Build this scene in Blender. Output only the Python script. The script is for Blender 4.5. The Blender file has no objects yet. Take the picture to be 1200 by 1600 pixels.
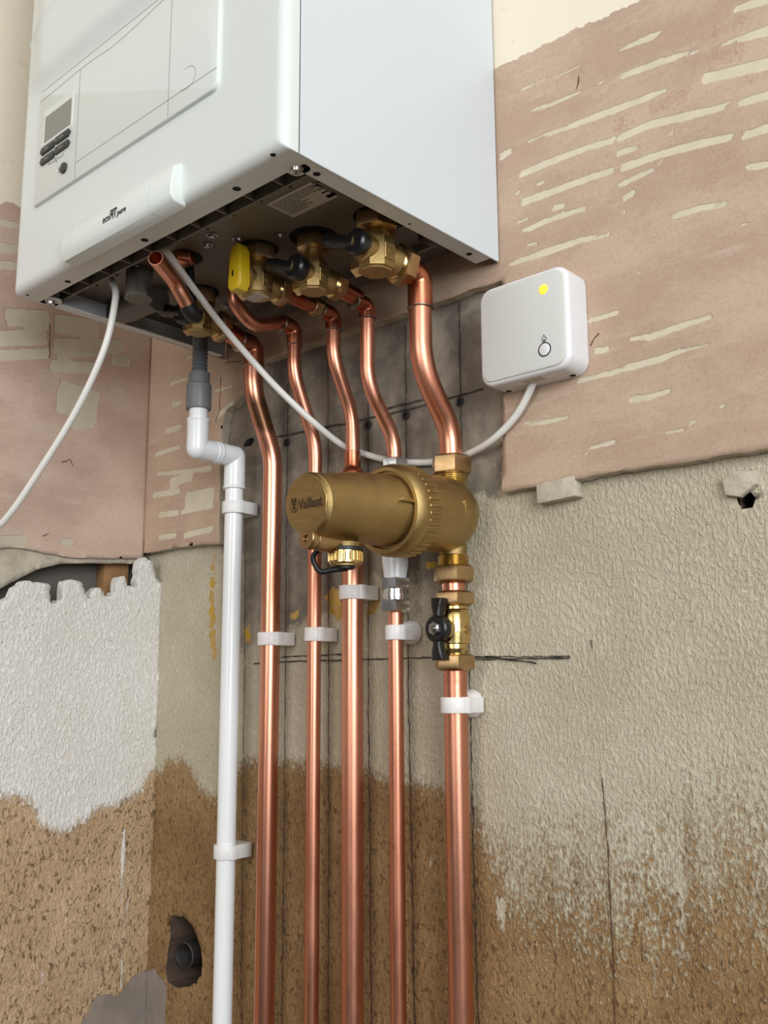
import bpy, bmesh, math, random
import numpy as np
from mathutils import Vector, Matrix, noise as mnoise

random.seed(7)
S = bpy.context.scene
COL = S.collection

# ------------------------------------------------------------------ camera
FPX = 1508.16
YAW, PITCH, ROLL = 0.7322, 0.1781, -0.0053
CAM = np.array([0.70, -0.76, 1.35])
_f = np.array([-math.sin(YAW)*math.cos(PITCH), math.cos(YAW)*math.cos(PITCH), math.sin(PITCH)])
_r = np.array([math.cos(YAW), math.sin(YAW), 0.0])
_u = np.cross(_r, _f)
RR = np.array([_r*math.cos(ROLL)+_u*math.sin(ROLL), -_r*math.sin(ROLL)+_u*math.cos(ROLL), _f])
cd = bpy.data.cameras.new('camera')
cam = bpy.data.objects.new('camera', cd); COL.objects.link(cam)
cd.sensor_fit = 'VERTICAL'; cd.sensor_height = 24.0; cd.lens = FPX/1600*24.0
cd.clip_start = 0.01
mw = Matrix.Identity(4)
for i in range(3):
    mw[i][0] = RR[0][i]; mw[i][1] = RR[1][i]; mw[i][2] = -RR[2][i]; mw[i][3] = CAM[i]
cam.matrix_world = mw
S.camera = cam

# ------------------------------------------------------------------ light
W = bpy.data.worlds.new('world'); S.world = W; W.use_nodes = True
bg = W.node_tree.nodes['Background']
bg.inputs[0].default_value = (1.0, 0.965, 0.92, 1); bg.inputs[1].default_value = 0.10

def area(name, loc, target, sx, sy, power, col):
    l = bpy.data.lights.new(name, 'AREA'); l.shape = 'RECTANGLE'; l.size = sx; l.size_y = sy
    l.energy = power; l.color = col
    o = bpy.data.objects.new(name, l); COL.objects.link(o)
    o.location = loc
    o.rotation_euler = (Vector(target)-Vector(loc)).to_track_quat('-Z', 'Y').to_euler()
    return o
area('window_daylight', (2.6, -1.6, 1.95), (0.0, -0.1, 1.5), 1.5, 1.4, 80, (0.92, 0.97, 1.0))
area('patio_daylight', (0.6, -3.0, 2.0), (0.0, 0.0, 1.4), 1.2, 1.2, 33, (1.0, 0.97, 0.93))
S.view_settings.view_transform = 'Standard'
S.view_settings.look = 'None'
S.view_settings.gamma = 1.0
S.view_settings.use_curve_mapping = False
S.view_settings.exposure = -0.09

# ------------------------------------------------------------------ pixel <-> place
def ray(px, py): return RR.T @ np.array([(px-600)/FPX, (800-py)/FPX, 1.0])
def atY(px, py, Y): d = ray(px, py); return d*((Y-CAM[1])/d[1])+CAM
def atX(px, py, X): d = ray(px, py); return d*((X-CAM[0])/d[0])+CAM
def atZ(px, py, Z): d = ray(px, py); return d*((Z-CAM[2])/d[2])+CAM
def zat(X, Y, py):
    s = (800-py)/FPX; c = np.array([X, Y, 0])-CAM
    return (s*(RR[2]@c)-RR[1]@c)/(RR[1][2]-s*RR[2][2])

# ------------------------------------------------------------------ materials
def lin(c):
    return tuple((x/255/12.92 if x/255 <= .04045 else ((x/255+.055)/1.055)**2.4) for x in c)+(1.0,)

class NT:
    def __init__(self, name):
        self.m = bpy.data.materials.new(name); self.m.use_nodes = True
        self.t = self.m.node_tree; self.n = self.t.nodes
        self.b = self.n['Principled BSDF']
        self._pos = None
    def link(self, a, b): self.t.links.new(a, b)
    def pos(self):
        if self._pos is None: self._pos = self.n.new('ShaderNodeNewGeometry').outputs['Position']
        return self._pos
    def attr(self, name):
        a = self.n.new('ShaderNodeAttribute'); a.attribute_name = name; return a.outputs['Fac']
    def scale(self, v, s):
        m = self.n.new('ShaderNodeMapping'); m.inputs['Scale'].default_value = s
        self.link(v, m.inputs['Vector']); return m.outputs[0]
    def noise(self, scale, detail=4, rough=.55, vec=None, stretch=None, dist=0):
        v = vec if vec is not None else self.pos()
        if stretch: v = self.scale(v, stretch)
        x = self.n.new('ShaderNodeTexNoise'); x.inputs['Scale'].default_value = scale
        x.inputs['Detail'].default_value = detail; x.inputs['Roughness'].default_value = rough
        x.inputs['Distortion'].default_value = dist
        self.link(v, x.inputs['Vector']); return x.outputs['Fac']
    def voro(self, scale, stretch=None, feature='F1'):
        v = self.pos()
        if stretch: v = self.scale(v, stretch)
        x = self.n.new('ShaderNodeTexVoronoi'); x.inputs['Scale'].default_value = scale; x.feature = feature
        self.link(v, x.inputs['Vector']); return x.outputs['Distance']
    def ramp(self, val, a, b, smooth=True, out=(0, 1)):
        x = self.n.new('ShaderNodeMapRange'); x.interpolation_type = 'SMOOTHSTEP' if smooth else 'LINEAR'
        x.inputs['From Min'].default_value = a; x.inputs['From Max'].default_value = b
        x.inputs['To Min'].default_value = out[0]; x.inputs['To Max'].default_value = out[1]
        self.link(val, x.inputs['Value']); return x.outputs[0]
    def math(self, op, a, b=None, c=None):
        x = self.n.new('ShaderNodeMath'); x.operation = op
        for i, v in enumerate((a, b, c)):
            if v is None: continue
            if isinstance(v, (int, float)): x.inputs[i].default_value = v
            else: self.link(v, x.inputs[i])
        return x.outputs[0]
    def mix(self, fac, a, b, mode='MIX'):
        x = self.n.new('ShaderNodeMix'); x.data_type = 'RGBA'; x.blend_type = mode
        ins = [i for i in x.inputs if i.type == 'RGBA']
        if isinstance(fac, (int, float)): x.inputs[0].default_value = fac
        else: self.link(fac, x.inputs[0])
        for s, v in zip(ins, (a, b)):
            if isinstance(v, tuple): s.default_value = v
            else: self.link(v, s)
        return [o for o in x.outputs if o.type == 'RGBA'][0]
    def bump(self, h, dist, strength=1.0, prev=None):
        x = self.n.new('ShaderNodeBump'); x.inputs['Distance'].default_value = dist
        x.inputs['Strength'].default_value = strength
        self.link(h, x.inputs['Height'])
        if prev is not None: self.link(prev, x.inputs['Normal'])
        return x.outputs[0]
    def out(self, color=None, rough=None, metal=None, normal=None, **kw):
        b = self.b
        for k, v in (('Base Color', color), ('Roughness', rough), ('Metallic', metal), ('Normal', normal)):
            if v is None: continue
            if isinstance(v, (int, float, tuple)): b.inputs[k].default_value = v
            else: self.link(v, b.inputs[k])
        for k, v in kw.items(): b.inputs[k.replace('_', ' ')].default_value = v
        return self.m

def simple(name, rgb, rough=.4, metal=0.0, var=.04, nscale=60, **kw):
    t = NT(name); c = lin(rgb)
    dark = tuple(x*(1-var*2) for x in c[:3])+(1,)
    n = t.noise(nscale, 4)
    return t.out(t.mix(n, dark, c), rough, metal, **kw)

MAT = {}
def metal_mat(name, rgb, rgb2, rough, nscale=25, stretch=None, bump=0, bscale=900, rvar=.12, spots=None):
    t = NT(name)
    n = t.ramp(t.noise(nscale, 5, .6, stretch=stretch), .3, .7)
    c = t.mix(n, lin(rgb), lin(rgb2))
    if spots:
        s = t.ramp(t.noise(nscale*1.7, 6, .7), .60, .72)
        c = t.mix(t.math('MULTIPLY', s, .55), c, lin(spots))
    r = t.ramp(t.noise(nscale*2.3, 4, .6, stretch=stretch), .3, .7, out=(rough-rvar/2, rough+rvar/2))
    nm = t.bump(t.noise(bscale, 3), bump) if bump else None
    return t.out(c, r, 1.0, nm)
MAT['copper'] = metal_mat('copper', (204, 136, 110), (222, 158, 132), .36, 14, (1, 1, .25), .00006, 500, spots=(150, 84, 56))
MAT['copper_dark'] = metal_mat('copper_heated', (176, 102, 74), (202, 130, 100), .32, 30, (1, 1, .5), .00006, 500, spots=(88, 56, 40))
MAT['solder'] = metal_mat('solder', (120, 110, 100), (170, 160, 150), .35)
MAT['brass_cast'] = metal_mat('brass_cast', (168, 142, 94), (180, 154, 104), .40, 40, None, .00035, 1500)
MAT['brass'] = metal_mat('brass_machined', (196, 168, 112), (210, 184, 126), .25, 40)
MAT['brass_matte'] = metal_mat('brass_nut', (176, 146, 106), (190, 160, 118), .34, 60, None, .00008, 900)
MAT['brass_face'] = metal_mat('brass_face', (176, 148, 98), (188, 160, 108), .42, 30, (1, 1, 6))
MAT['chrome'] = metal_mat('chrome', (222, 223, 225), (234, 235, 236), .24, 20)
MAT['steel'] = metal_mat('steel', (150, 150, 148), (185, 184, 180), .3, 80)
MAT['enamel'] = simple('white_enamel', (216, 221, 219), .30, var=.012, nscale=8)
MAT['enamel_side'] = simple('white_enamel_panel', (206, 213, 218), .32, var=.008, nscale=6)
MAT['panel_plastic'] = simple('white_panel_plastic', (216, 221, 217), .38, var=.012, nscale=10)
MAT['under'] = simple('underside_plastic', (112, 106, 94), .5, var=.05, nscale=30)
MAT['under_dark'] = simple('underside_grey', (104, 101, 94), .5, var=.06)
MAT['black'] = simple('black_plastic', (22, 22, 23), .35, var=.1)
MAT['rubber'] = simple('black_rubber', (16, 16, 17), .5, var=.1)
MAT['button'] = simple('dark_grey_rubber', (58, 62, 60), .45, var=.06)
MAT['print'] = simple('dark_print', (50, 48, 46), .5, var=.02)
MAT['print_brown'] = simple('etched_print', (58, 38, 22), .5, var=.02)
MAT['lcd'] = simple('grey_display', (132, 131, 124), .18, var=.03, nscale=14)
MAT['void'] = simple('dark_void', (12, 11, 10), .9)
MAT['pvc'] = simple('white_pvc', (232, 234, 236), .25, var=.02, nscale=40)
MAT['grey_rubber'] = simple('grey_rubber', (112, 114, 116), .45, var=.03)
MAT['corrugated'] = simple('grey_corrugated', (98, 102, 106), .4, var=.05)
MAT['cable'] = simple('white_cable', (222, 220, 214), .35, var=.04, nscale=120)
MAT['yellow'] = simple('yellow_lever', (206, 172, 22), .42, var=.05)
MAT['receiver'] = simple('white_receiver', (222, 221, 224), .35, var=.01)
MAT['receiver_face'] = simple('receiver_face', (206, 206, 202), .45, var=.01)
MAT['label'] = simple('pale_label', (186, 182, 170), .5, var=.02)
MAT['timber'] = simple('timber', (168, 124, 82), .8, var=.2, nscale=50)
MAT['pencil'] = simple('pencil', (62, 56, 50), .7, var=.25, nscale=300)
MAT['crack'] = simple('brown_crack', (92, 60, 38), .8, var=.2, nscale=200)
MAT['rust'] = simple('old_pipe', (62, 58, 56), .6, var=.3, nscale=90)
MAT['floor'] = simple('floorboards', (66, 54, 44), .7, var=.2, nscale=12)
MAT['hole_rim_shaded'] = simple('broken_plaster_rim_shaded', (92, 74, 60), .9, var=.3, nscale=80)  # darker than the plaster, the shade inside the hole painted in
MAT['added_ceiling'] = simple('added_ceiling_paint', (228, 222, 212), .9, var=.03)
t = NT('nylon_clip')
MAT['nylon'] = t.out(t.mix(t.noise(120, 3), lin((222, 216, 214)), lin((238, 234, 233))), .38, 0.0,
                     Subsurface_Weight=.35, Subsurface_Scale=.006, Subsurface_Radius=(1, .9, .85))
t = NT('amber_light')
MAT['amber'] = t.out((1, .58, .05, 1), .3, 0.0, Emission_Color=(1, .52, .04, 1), Emission_Strength=.95)

# ---- wall finishes
def board_material(name, base1, base2, patch, bumpd=.0006):
    t = NT(name)
    big = t.ramp(t.noise(7, 5, .6, stretch=(1, 1, 2.2)), .35, .68)
    c = t.mix(big, lin(base1), lin(base2))
    fine = t.noise(420, 3, .7)
    c = t.mix(t.math('MULTIPLY', t.ramp(fine, .42, .75), .28), c, lin((132, 104, 84)))
    smear = t.ramp(t.noise(22, 6, .65, stretch=(.5, .5, 3)), .56, .74)
    c = t.mix(t.math('MULTIPLY', smear, .38), c, lin((206, 190, 170)))
    # brown staining where marked
    st = t.math('ADD', t.attr('stain'), t.math('MULTIPLY', t.math('SUBTRACT', t.noise(300, 7, .85), .5), .10))
    stm = t.ramp(st, .000, -.010)
    c = t.mix(t.math('MULTIPLY', stm, .42), c, lin((150, 112, 86)))
    # peeled cream patches
    wob = t.math('MULTIPLY', t.math('SUBTRACT', t.noise(120, 6, .7), .5), .0030)
    d = t.math('ADD', t.attr('patch'), wob)
    pm = t.ramp(d, .0003, -.0003)
    pc = t.mix(t.ramp(t.noise(60, 4), .3, .7), lin(patch), lin(tuple(x-8 for x in patch)))
    c = t.mix(pm, c, pc)
    cr = t.math('ADD', t.attr('paint'), t.math('MULTIPLY', t.math('SUBTRACT', t.noise(130, 6, .7), .5), .012))
    cm = t.ramp(cr, .0004, -.0004)
    c = t.mix(cm, c, t.mix(t.ramp(t.noise(24, 5, .7), .6, .75), lin((226, 216, 196)), lin((210, 196, 174))))
    h = t.math('SUBTRACT', t.math('MULTIPLY', fine, .16), t.ramp(d, .0008, -.0008))
    h = t.math('ADD', h, t.math('MULTIPLY', smear, .35))
    h = t.math('ADD', h, t.math('MULTIPLY', t.noise(45, 5, .6), .9))
    return t.out(c, .82, 0.0, t.bump(h, bumpd))
MAT['board'] = board_material('skimmed_board', (176, 150, 130), (192, 168, 146), (206, 196, 172))
MAT['board_left'] = board_material('skimmed_board_left', (184, 156, 140), (202, 178, 160), (198, 186, 166))
t = NT('board_core')
MAT['board_core'] = t.out(t.mix(t.ramp(t.noise(60, 6, .7), .35, .65), lin((176, 166, 148)), lin((196, 186, 168))), .85, 0.0,
                          t.bump(t.noise(220, 5, .7), .0012))

def plaster_material(name, top1, top2, brown1, brown2, relief=.0011):
    t = NT(name)
    # trowelled stipple relief
    s1 = t.noise(290, 5, .6, stretch=(1, 1, .6), dist=.2)
    s2 = t.noise(620, 3, .6, stretch=(1, 1, .6))
    h = t.math('ADD', t.ramp(s1, .36, .66), t.math('MULTIPLY', s2, .95))
    # paint
    cavity = t.ramp(s1, .5, .33)
    c = t.mix(t.ramp(t.noise(9, 5, .6), .35, .7), lin(top1), lin(top2))
    c = t.mix(t.math('MULTIPLY', cavity, .30), c, lin((140, 124, 98)))
    pit = t.ramp(t.noise(190, 4, .6, stretch=(1, 1, .7)), .66, .70)
    c = t.mix(t.math('MULTIPLY', pit, .55), c, lin((112, 96, 70)))
    sp = t.ramp(t.noise(100, 6, .8), .63, .69)
    c = t.mix(t.math('MULTIPLY', sp, .35), c, lin((148, 126, 92)))
    # bare brown base with dark flecks
    b = t.mix(t.ramp(t.noise(14, 5, .65, stretch=(1, 1, .6)), .35, .68), lin(brown1), lin(brown2))
    fl = t.ramp(t.noise(230, 4, .6, stretch=(1, 1, .6), dist=.8), .52, .64)
    b = t.mix(t.math('MULTIPLY', fl, .75), b, lin((92, 62, 32)))
    fl2 = t.ramp(t.noise(260, 3, .6, stretch=(1, 1, .5)), .60, .7)
    b = t.mix(t.math('MULTIPLY', fl2, .35), b, lin((206, 180, 140)))
    edge = t.math('MULTIPLY', t.math('SUBTRACT', t.noise(60, 6, .72, stretch=(1, 1, .45)), .5), t.attr('soft'))
    edge2 = t.math('MULTIPLY', t.math('SUBTRACT', s1, .5), t.math('MULTIPLY', t.attr('soft'), 1.8))
    pv = t.math('ADD', t.math('ADD', t.attr('paint'), edge), edge2)
    wd = t.math('MAXIMUM', t.math('MULTIPLY', t.attr('soft'), .22), .0006)
    pm = t.math('MULTIPLY_ADD', t.math('DIVIDE', pv, wd), .5, .5)
    pm.node.use_clamp = True
    streak = t.math('ADD', t.attr('streak'), t.math('MULTIPLY', t.math('SUBTRACT', t.noise(330, 5, .7, stretch=(1, 1, .4)), .5), .011))
    pm = t.math('MAXIMUM', pm, t.ramp(streak, .0006, -.0006))
    c = t.mix(pm, b, c)
    # bare concrete in the chase
    cv = t.math('ADD', t.attr('concrete'), t.math('MULTIPLY', t.math('SUBTRACT', t.noise(26, 6, .7), .5), .06))
    cm = t.ramp(cv, .006, -.006)
    cc = t.mix(t.ramp(t.noise(18, 6, .65, dist=.4), .38, .66), lin((112, 104, 94)), lin((150, 139, 124)))
    cc = t.mix(t.math('MULTIPLY', t.ramp(t.noise(60, 6, .7), .58, .7), .5), cc, lin((92, 84, 74)))
    cc = t.mix(t.math('MULTIPLY', t.ramp(t.noise(33, 6, .7), .62, .68), .6), cc, lin((172, 160, 140)))
    c = t.mix(cm, c, cc)
    ce = t.math('ADD', t.attr('cement'), t.math('MULTIPLY', t.math('SUBTRACT', t.noise(90, 5, .65), .5), .014))
    cem = t.ramp(ce, .0006, -.0006)
    c = t.mix(cem, c, t.mix(t.ramp(t.noise(25, 5), .35, .65), lin((126, 116, 108)), lin((142, 130, 120))))
    fo = t.math('ADD', t.attr('foam'), t.math('MULTIPLY', t.math('SUBTRACT', t.noise(110, 5, .7), .5), .022))
    c = t.mix(t.ramp(fo, .0008, -.0008), c, t.mix(t.ramp(t.noise(70, 5, .7), .48, .62), lin((196, 160, 96)), lin((204, 164, 14))))
    flat = t.math('MAXIMUM', cm, cem)
    h2 = t.mix(flat, h, t.math('MULTIPLY', t.noise(55, 6, .65), .8))
    h2 = t.math('ADD', h2, t.math('MULTIPLY', pm, .35))
    return t.out(c, .86, 0.0, t.bump(h2, relief))
MAT['plaster'] = plaster_material('rough_plaster', (192, 182, 158), (206, 197, 175), (140, 108, 68), (166, 134, 92))
MAT['plaster_left_lit'] = plaster_material('rough_plaster_left_lit', (240, 236, 228), (243, 240, 235), (190, 160, 124), (210, 180, 146))  # same plaster, paler: window light on the left wall is in its colour

# ------------------------------------------------------------------ mesh kit
class MB:
    def __init__(self): self.v = []; self.f = []; self.mi = []; self.cur = 0
    def add(self, vs, fs):
        o = len(self.v); self.v += [tuple(map(float, p)) for p in vs]
        for f in fs: self.f.append([i+o for i in f]); self.mi.append(self.cur)
        return self
def basis(axis):
    a = Vector(axis).normalized()
    h = Vector((0, 0, 1)) if abs(a.z) < .9 else Vector((1, 0, 0))
    if abs(a.z) >= .9: u = h; 
    else: u = h
    u = (u - a*u.dot(a)).normalized(); w = a.cross(u)
    return a, u, w
def lathe(m, o, axis, prof, seg=32, phase=0.0, close0=True, close1=True):
    """prof: (distance along axis, radius)"""
    a, u, w = basis(axis); o = Vector(o); vs = []; fs = []
    for (tt, r) in prof:
        for k in range(seg):
            an = 2*math.pi*k/seg+phase
            vs.append(o+a*tt+(u*math.cos(an)+w*math.sin(an))*r)
    for i in range(len(prof)-1):
        for k in range(seg):
            k2 = (k+1) % seg
            fs.append([i*seg+k, i*seg+k2, (i+1)*seg+k2, (i+1)*seg+k])
    if close0: fs.append([k for k in reversed(range(seg))])
    if close1: fs.append([(len(prof)-1)*seg+k for k in range(seg)])
    return m.add(vs, fs)
def hexnut(m, o, axis, af, h, phase=0.0, ch=.0012):
    """af = half width across flats"""
    R = af/math.cos(math.pi/6)
    lathe(m, o, axis, [(0, af*.93), (ch, R*.985), (ch*1.6, R), (h-ch*1.6, R), (h-ch, R*.985), (h, af*.93)], 6, phase)
    return m
def threads(m, o, axis, r, L, pitch=.0018, seg=28):
    n = max(2, int(L/pitch)); prof = []
    for i in range(n):
        prof += [(i*L/n, r*.94), ((i+.5)*L/n, r)]
    prof.append((L, r*.94))
    return lathe(m, o, axis, prof, seg)
def fillet(pts, rad, n=9):
    pts = [Vector(p) for p in pts]; out = [pts[0]]
    if not isinstance(rad, (list, tuple)): rad = [rad]*(len(pts)-2)
    for i in range(1, len(pts)-1):
        p, a, b = pts[i], pts[i-1], pts[i+1]
        d1 = (a-p).normalized(); d2 = (b-p).normalized()
        ang = d1.angle(d2)
        if ang > math.pi-.01: out.append(p); continue
        tl = min(rad[i-1]/math.tan(ang/2), (a-p).length*.499, (b-p).length*.499)
        r = tl*math.tan(ang/2)
        bis = (d1+d2).normalized(); c = p+bis*(r/math.sin(ang/2))
        s = p+d1*tl-c; e = p+d2*tl-c
        for k in range(n+1):
            out.append(c+s.normalized().slerp(e.normalized(), k/n)*r if s.angle(e) > 1e-4 else c+s)
    out.append(pts[-1]); return out
def smooth_path(pts, n=10):
    P = [Vector(p) for p in pts]; P = [P[0]*2-P[1]]+P+[P[-1]*2-P[-2]]; out = []
    for i in range(1, len(P)-2):
        for k in range(n):
            s = k/n
            out.append(.5*((2*P[i])+(P[i+1]-P[i-1])*s+(2*P[i-1]-5*P[i]+4*P[i+1]-P[i+2])*s*s+(-P[i-1]+3*P[i]-3*P[i+1]+P[i+2])*s**3))
    out.append(P[-2]); return out
def tube(m, pts, r, seg=24, caps=(True, True)):
    pts = [Vector(p) for p in pts]; n = len(pts); vs = []; fs = []
    rs = r if isinstance(r, (list, tuple)) else [r]*n
    T = [(pts[min(i+1, n-1)]-pts[max(i-1, 0)]).normalized() for i in range(n)]
    a, u, w = basis(T[0])
    for i in range(n):
        u = (u-T[i]*u.dot(T[i])).normalized(); w = T[i].cross(u)
        for k in range(seg):
            an = 2*math.pi*k/seg
            vs.append(pts[i]+(u*math.cos(an)+w*math.sin(an))*rs[i])
    for i in range(n-1):
        for k in range(seg):
            k2 = (k+1) % seg
            fs.append([i*seg+k, i*seg+k2, (i+1)*seg+k2, (i+1)*seg+k])
    if caps[0]: fs.append(list(reversed(range(seg))))
    if caps[1]: fs.append([(n-1)*seg+k for k in range(seg)])
    return m.add(vs, fs)
def box(m, lo, hi, bevel=0.0, seg=2, rot=None):
    lo = Vector(lo); hi = Vector(hi); bm = bmesh.new()
    bmesh.ops.create_cube(bm, size=1.0)
    c = (lo+hi)/2; d = hi-lo
    for v in bm.verts: v.co = Vector((v.co.x*d.x, v.co.y*d.y, v.co.z*d.z))
    if bevel: bmesh.ops.bevel(bm, geom=list(bm.edges), offset=bevel, segments=seg, profile=.5, affect='EDGES')
    if rot is not None: bmesh.ops.rotate(bm, verts=bm.verts, cent=(0, 0, 0), matrix=rot)
    bm.verts.index_update()
    m.add([v.co+c for v in bm.verts], [[v.index for v in f.verts] for f in bm.faces]); bm.free(); return m
def prism(m, poly, o, U, V, N, depth, bevel=0.0, seg=2):
    """poly in (u,v); extruded from o along N by depth; front rim bevelled"""
    o, U, V, N = Vector(o), Vector(U), Vector(V), Vector(N)
    bm = bmesh.new()
    b = [bm.verts.new(o+U*p[0]+V*p[1]) for p in poly]
    tp = [bm.verts.new(o+U*p[0]+V*p[1]+N*depth) for p in poly]
    n = len(poly)
    ff = bm.faces.new(tp); bm.faces.new(list(reversed(b)))
    for i in range(n): bm.faces.new([b[i], b[(i+1) % n], tp[(i+1) % n], tp[i]])
    bmesh.ops.recalc_face_normals(bm, faces=list(bm.faces))
    if bevel: bmesh.ops.bevel(bm, geom=list(ff.edges), offset=bevel, segments=seg, profile=.5, affect='EDGES')
    bm.verts.index_update()
    m.add([v.co for v in bm.verts], [[v.index for v in f.verts] for f in bm.faces]); bm.free(); return m
def rrect(x0, y0, x1, y1, r, n=6):
    out = []
    for cx, cy, a0 in ((x1-r, y1-r, 0), (x0+r, y1-r, 90), (x0+r, y0+r, 180), (x1-r, y0+r, 270)):
        for k in range(n+1):
            a = math.radians(a0+90*k/n); out.append((cx+r*math.cos(a), cy+r*math.sin(a)))
    return out
def circ(cx, cy, r, n=28, sy=1.0): return [(cx+r*math.cos(2*math.pi*k/n), cy+sy*r*math.sin(2*math.pi*k/n)) for k in range(n)]
def sphere(m, c, r, seg=20, rings=12, sx=1, sy=1, sz=1):
    c = Vector(c); vs = []; fs = []
    for i in range(rings+1):
        th = math.pi*i/rings
        for k in range(seg):
            ph = 2*math.pi*k/seg
            vs.append(c+Vector((r*sx*math.sin(th)*math.cos(ph), r*sy*math.sin(th)*math.sin(ph), r*sz*math.cos(th))))
    for i in range(rings):
        for k in range(seg):
            k2 = (k+1) % seg
            fs.append([i*seg+k, (i+1)*seg+k, (i+1)*seg+k2, i*seg+k2])
    return m.add(vs, fs)

def wloc(o):
    return Vector((0, 0, 0)) if o is None else (o.location+wloc(o.parent))
def finish(name, m, mats, parent=None, loc=None, angle=38, label=None, flat=False):
    me = bpy.data.meshes.new(name)
    L = Vector(loc) if loc is not None else Vector((0, 0, 0))
    if parent is not None: L = wloc(parent)
    me.from_pydata([tuple(Vector(p)-L) for p in m.v], [], m.f)
    if not isinstance(mats, (list, tuple)): mats = [mats]
    for x in mats: me.materials.append(MAT[x] if isinstance(x, str) else x)
    me.polygons.foreach_set('material_index', m.mi)
    bm = bmesh.new(); bm.from_mesh(me); bmesh.ops.remove_doubles(bm, verts=bm.verts, dist=1e-6)
    bmesh.ops.recalc_face_normals(bm, faces=bm.faces); bm.to_mesh(me); bm.free()
    if not flat:
        me.polygons.foreach_set('use_smooth', [True]*len(me.polygons))
        me.set_sharp_from_angle(angle=math.radians(angle))
    o = bpy.data.objects.new(name, me); COL.objects.link(o)
    if parent is not None: o.parent = parent
    else: o.location = L
    if label: o['label'] = label
    return o
def tag(o, label, cat, group=None):
    o['label'] = label; o['category'] = cat
    if group: o['group'] = group
    return o
def thing(name, label, cat, loc, group=None):
    o = bpy.data.objects.new(name, None); COL.objects.link(o); o.location = Vector(loc)
    o.empty_display_size = .02
    return tag(o, label, cat, group)
def struct(o): o['kind'] = 'structure'; return o
def text_mesh(body, size, bold=0.0, shear=0.0, width=1.0, spacing=1.0):
    c = bpy.data.curves.new('lettering', 'FONT'); c.body = body; c.size = size; c.offset = bold; c.shear = shear
    c.extrude = .0002; c.space_character = spacing; c.resolution_u = 4
    o = bpy.data.objects.new('lettering', c); COL.objects.link(o)
    bpy.context.view_layer.update()
    me = bpy.data.meshes.new_from_object(o.evaluated_get(bpy.context.evaluated_depsgraph_get()))
    vs = [(v.co.x*width, v.co.y, v.co.z) for v in me.vertices]; fs = [list(p.vertices) for p in me.polygons]
    bpy.data.objects.remove(o); bpy.data.curves.remove(c); bpy.data.meshes.remove(me)
    return vs, fs
def put_text(m, body, size, o, U, V, N, **kw):
    vs, fs = text_mesh(body, size, **kw); o, U, V, N = Vector(o), Vector(U), Vector(V), Vector(N)
    m.add([o+U*x+V*y+N*z for x, y, z in vs], fs)
    return max(v[0] for v in vs)

# ------------------------------------------------------------------ wall sheets
def poly_sdf(P, poly):
    poly = np.asarray(poly, float); d = np.full(len(P), 1e9); ins = np.zeros(len(P), bool)
    for a, b in zip(poly, np.roll(poly, -1, 0)):
        e = b-a; w = P-a; tt = np.clip((w@e)/max(e@e, 1e-12), 0, 1)
        d = np.minimum(d, np.linalg.norm(w-tt[:, None]*e, axis=1))
        c = (a[1] <= P[:, 1]) != (b[1] <= P[:, 1])
        with np.errstate(divide='ignore', invalid='ignore'):
            xi = a[0]+(P[:, 1]-a[1])*e[0]/e[1]
        ins ^= c & (P[:, 0] < xi)
    return np.where(ins, -d, d)
def caps_sdf(P, chains):
    d = np.full(len(P), .2)
    for ch in chains:
        ch = np.asarray(ch, float)
        segs = zip(ch[:-1], ch[1:]) if len(ch) > 1 else [(ch[0], ch[0]+[1e-5, 0, 0])]
        for a, b in segs:
            e = (b-a)[:2]; w = P-a[:2]; tt = np.clip((w@e)/max(e@e, 1e-12), 0, 1)
            L = max(np.linalg.norm(e), 1e-9); al = (w@e)/L; pe = np.abs(w[:, 0]*e[1]-w[:, 1]*e[0])/L
            over = np.maximum(-al, al-L)-.0012
            d = np.minimum(d, np.maximum(pe-(a[2]+tt*(b[2]-a[2]))*1.12, np.where(over > -.0012, over, -1)))
    return d
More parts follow.
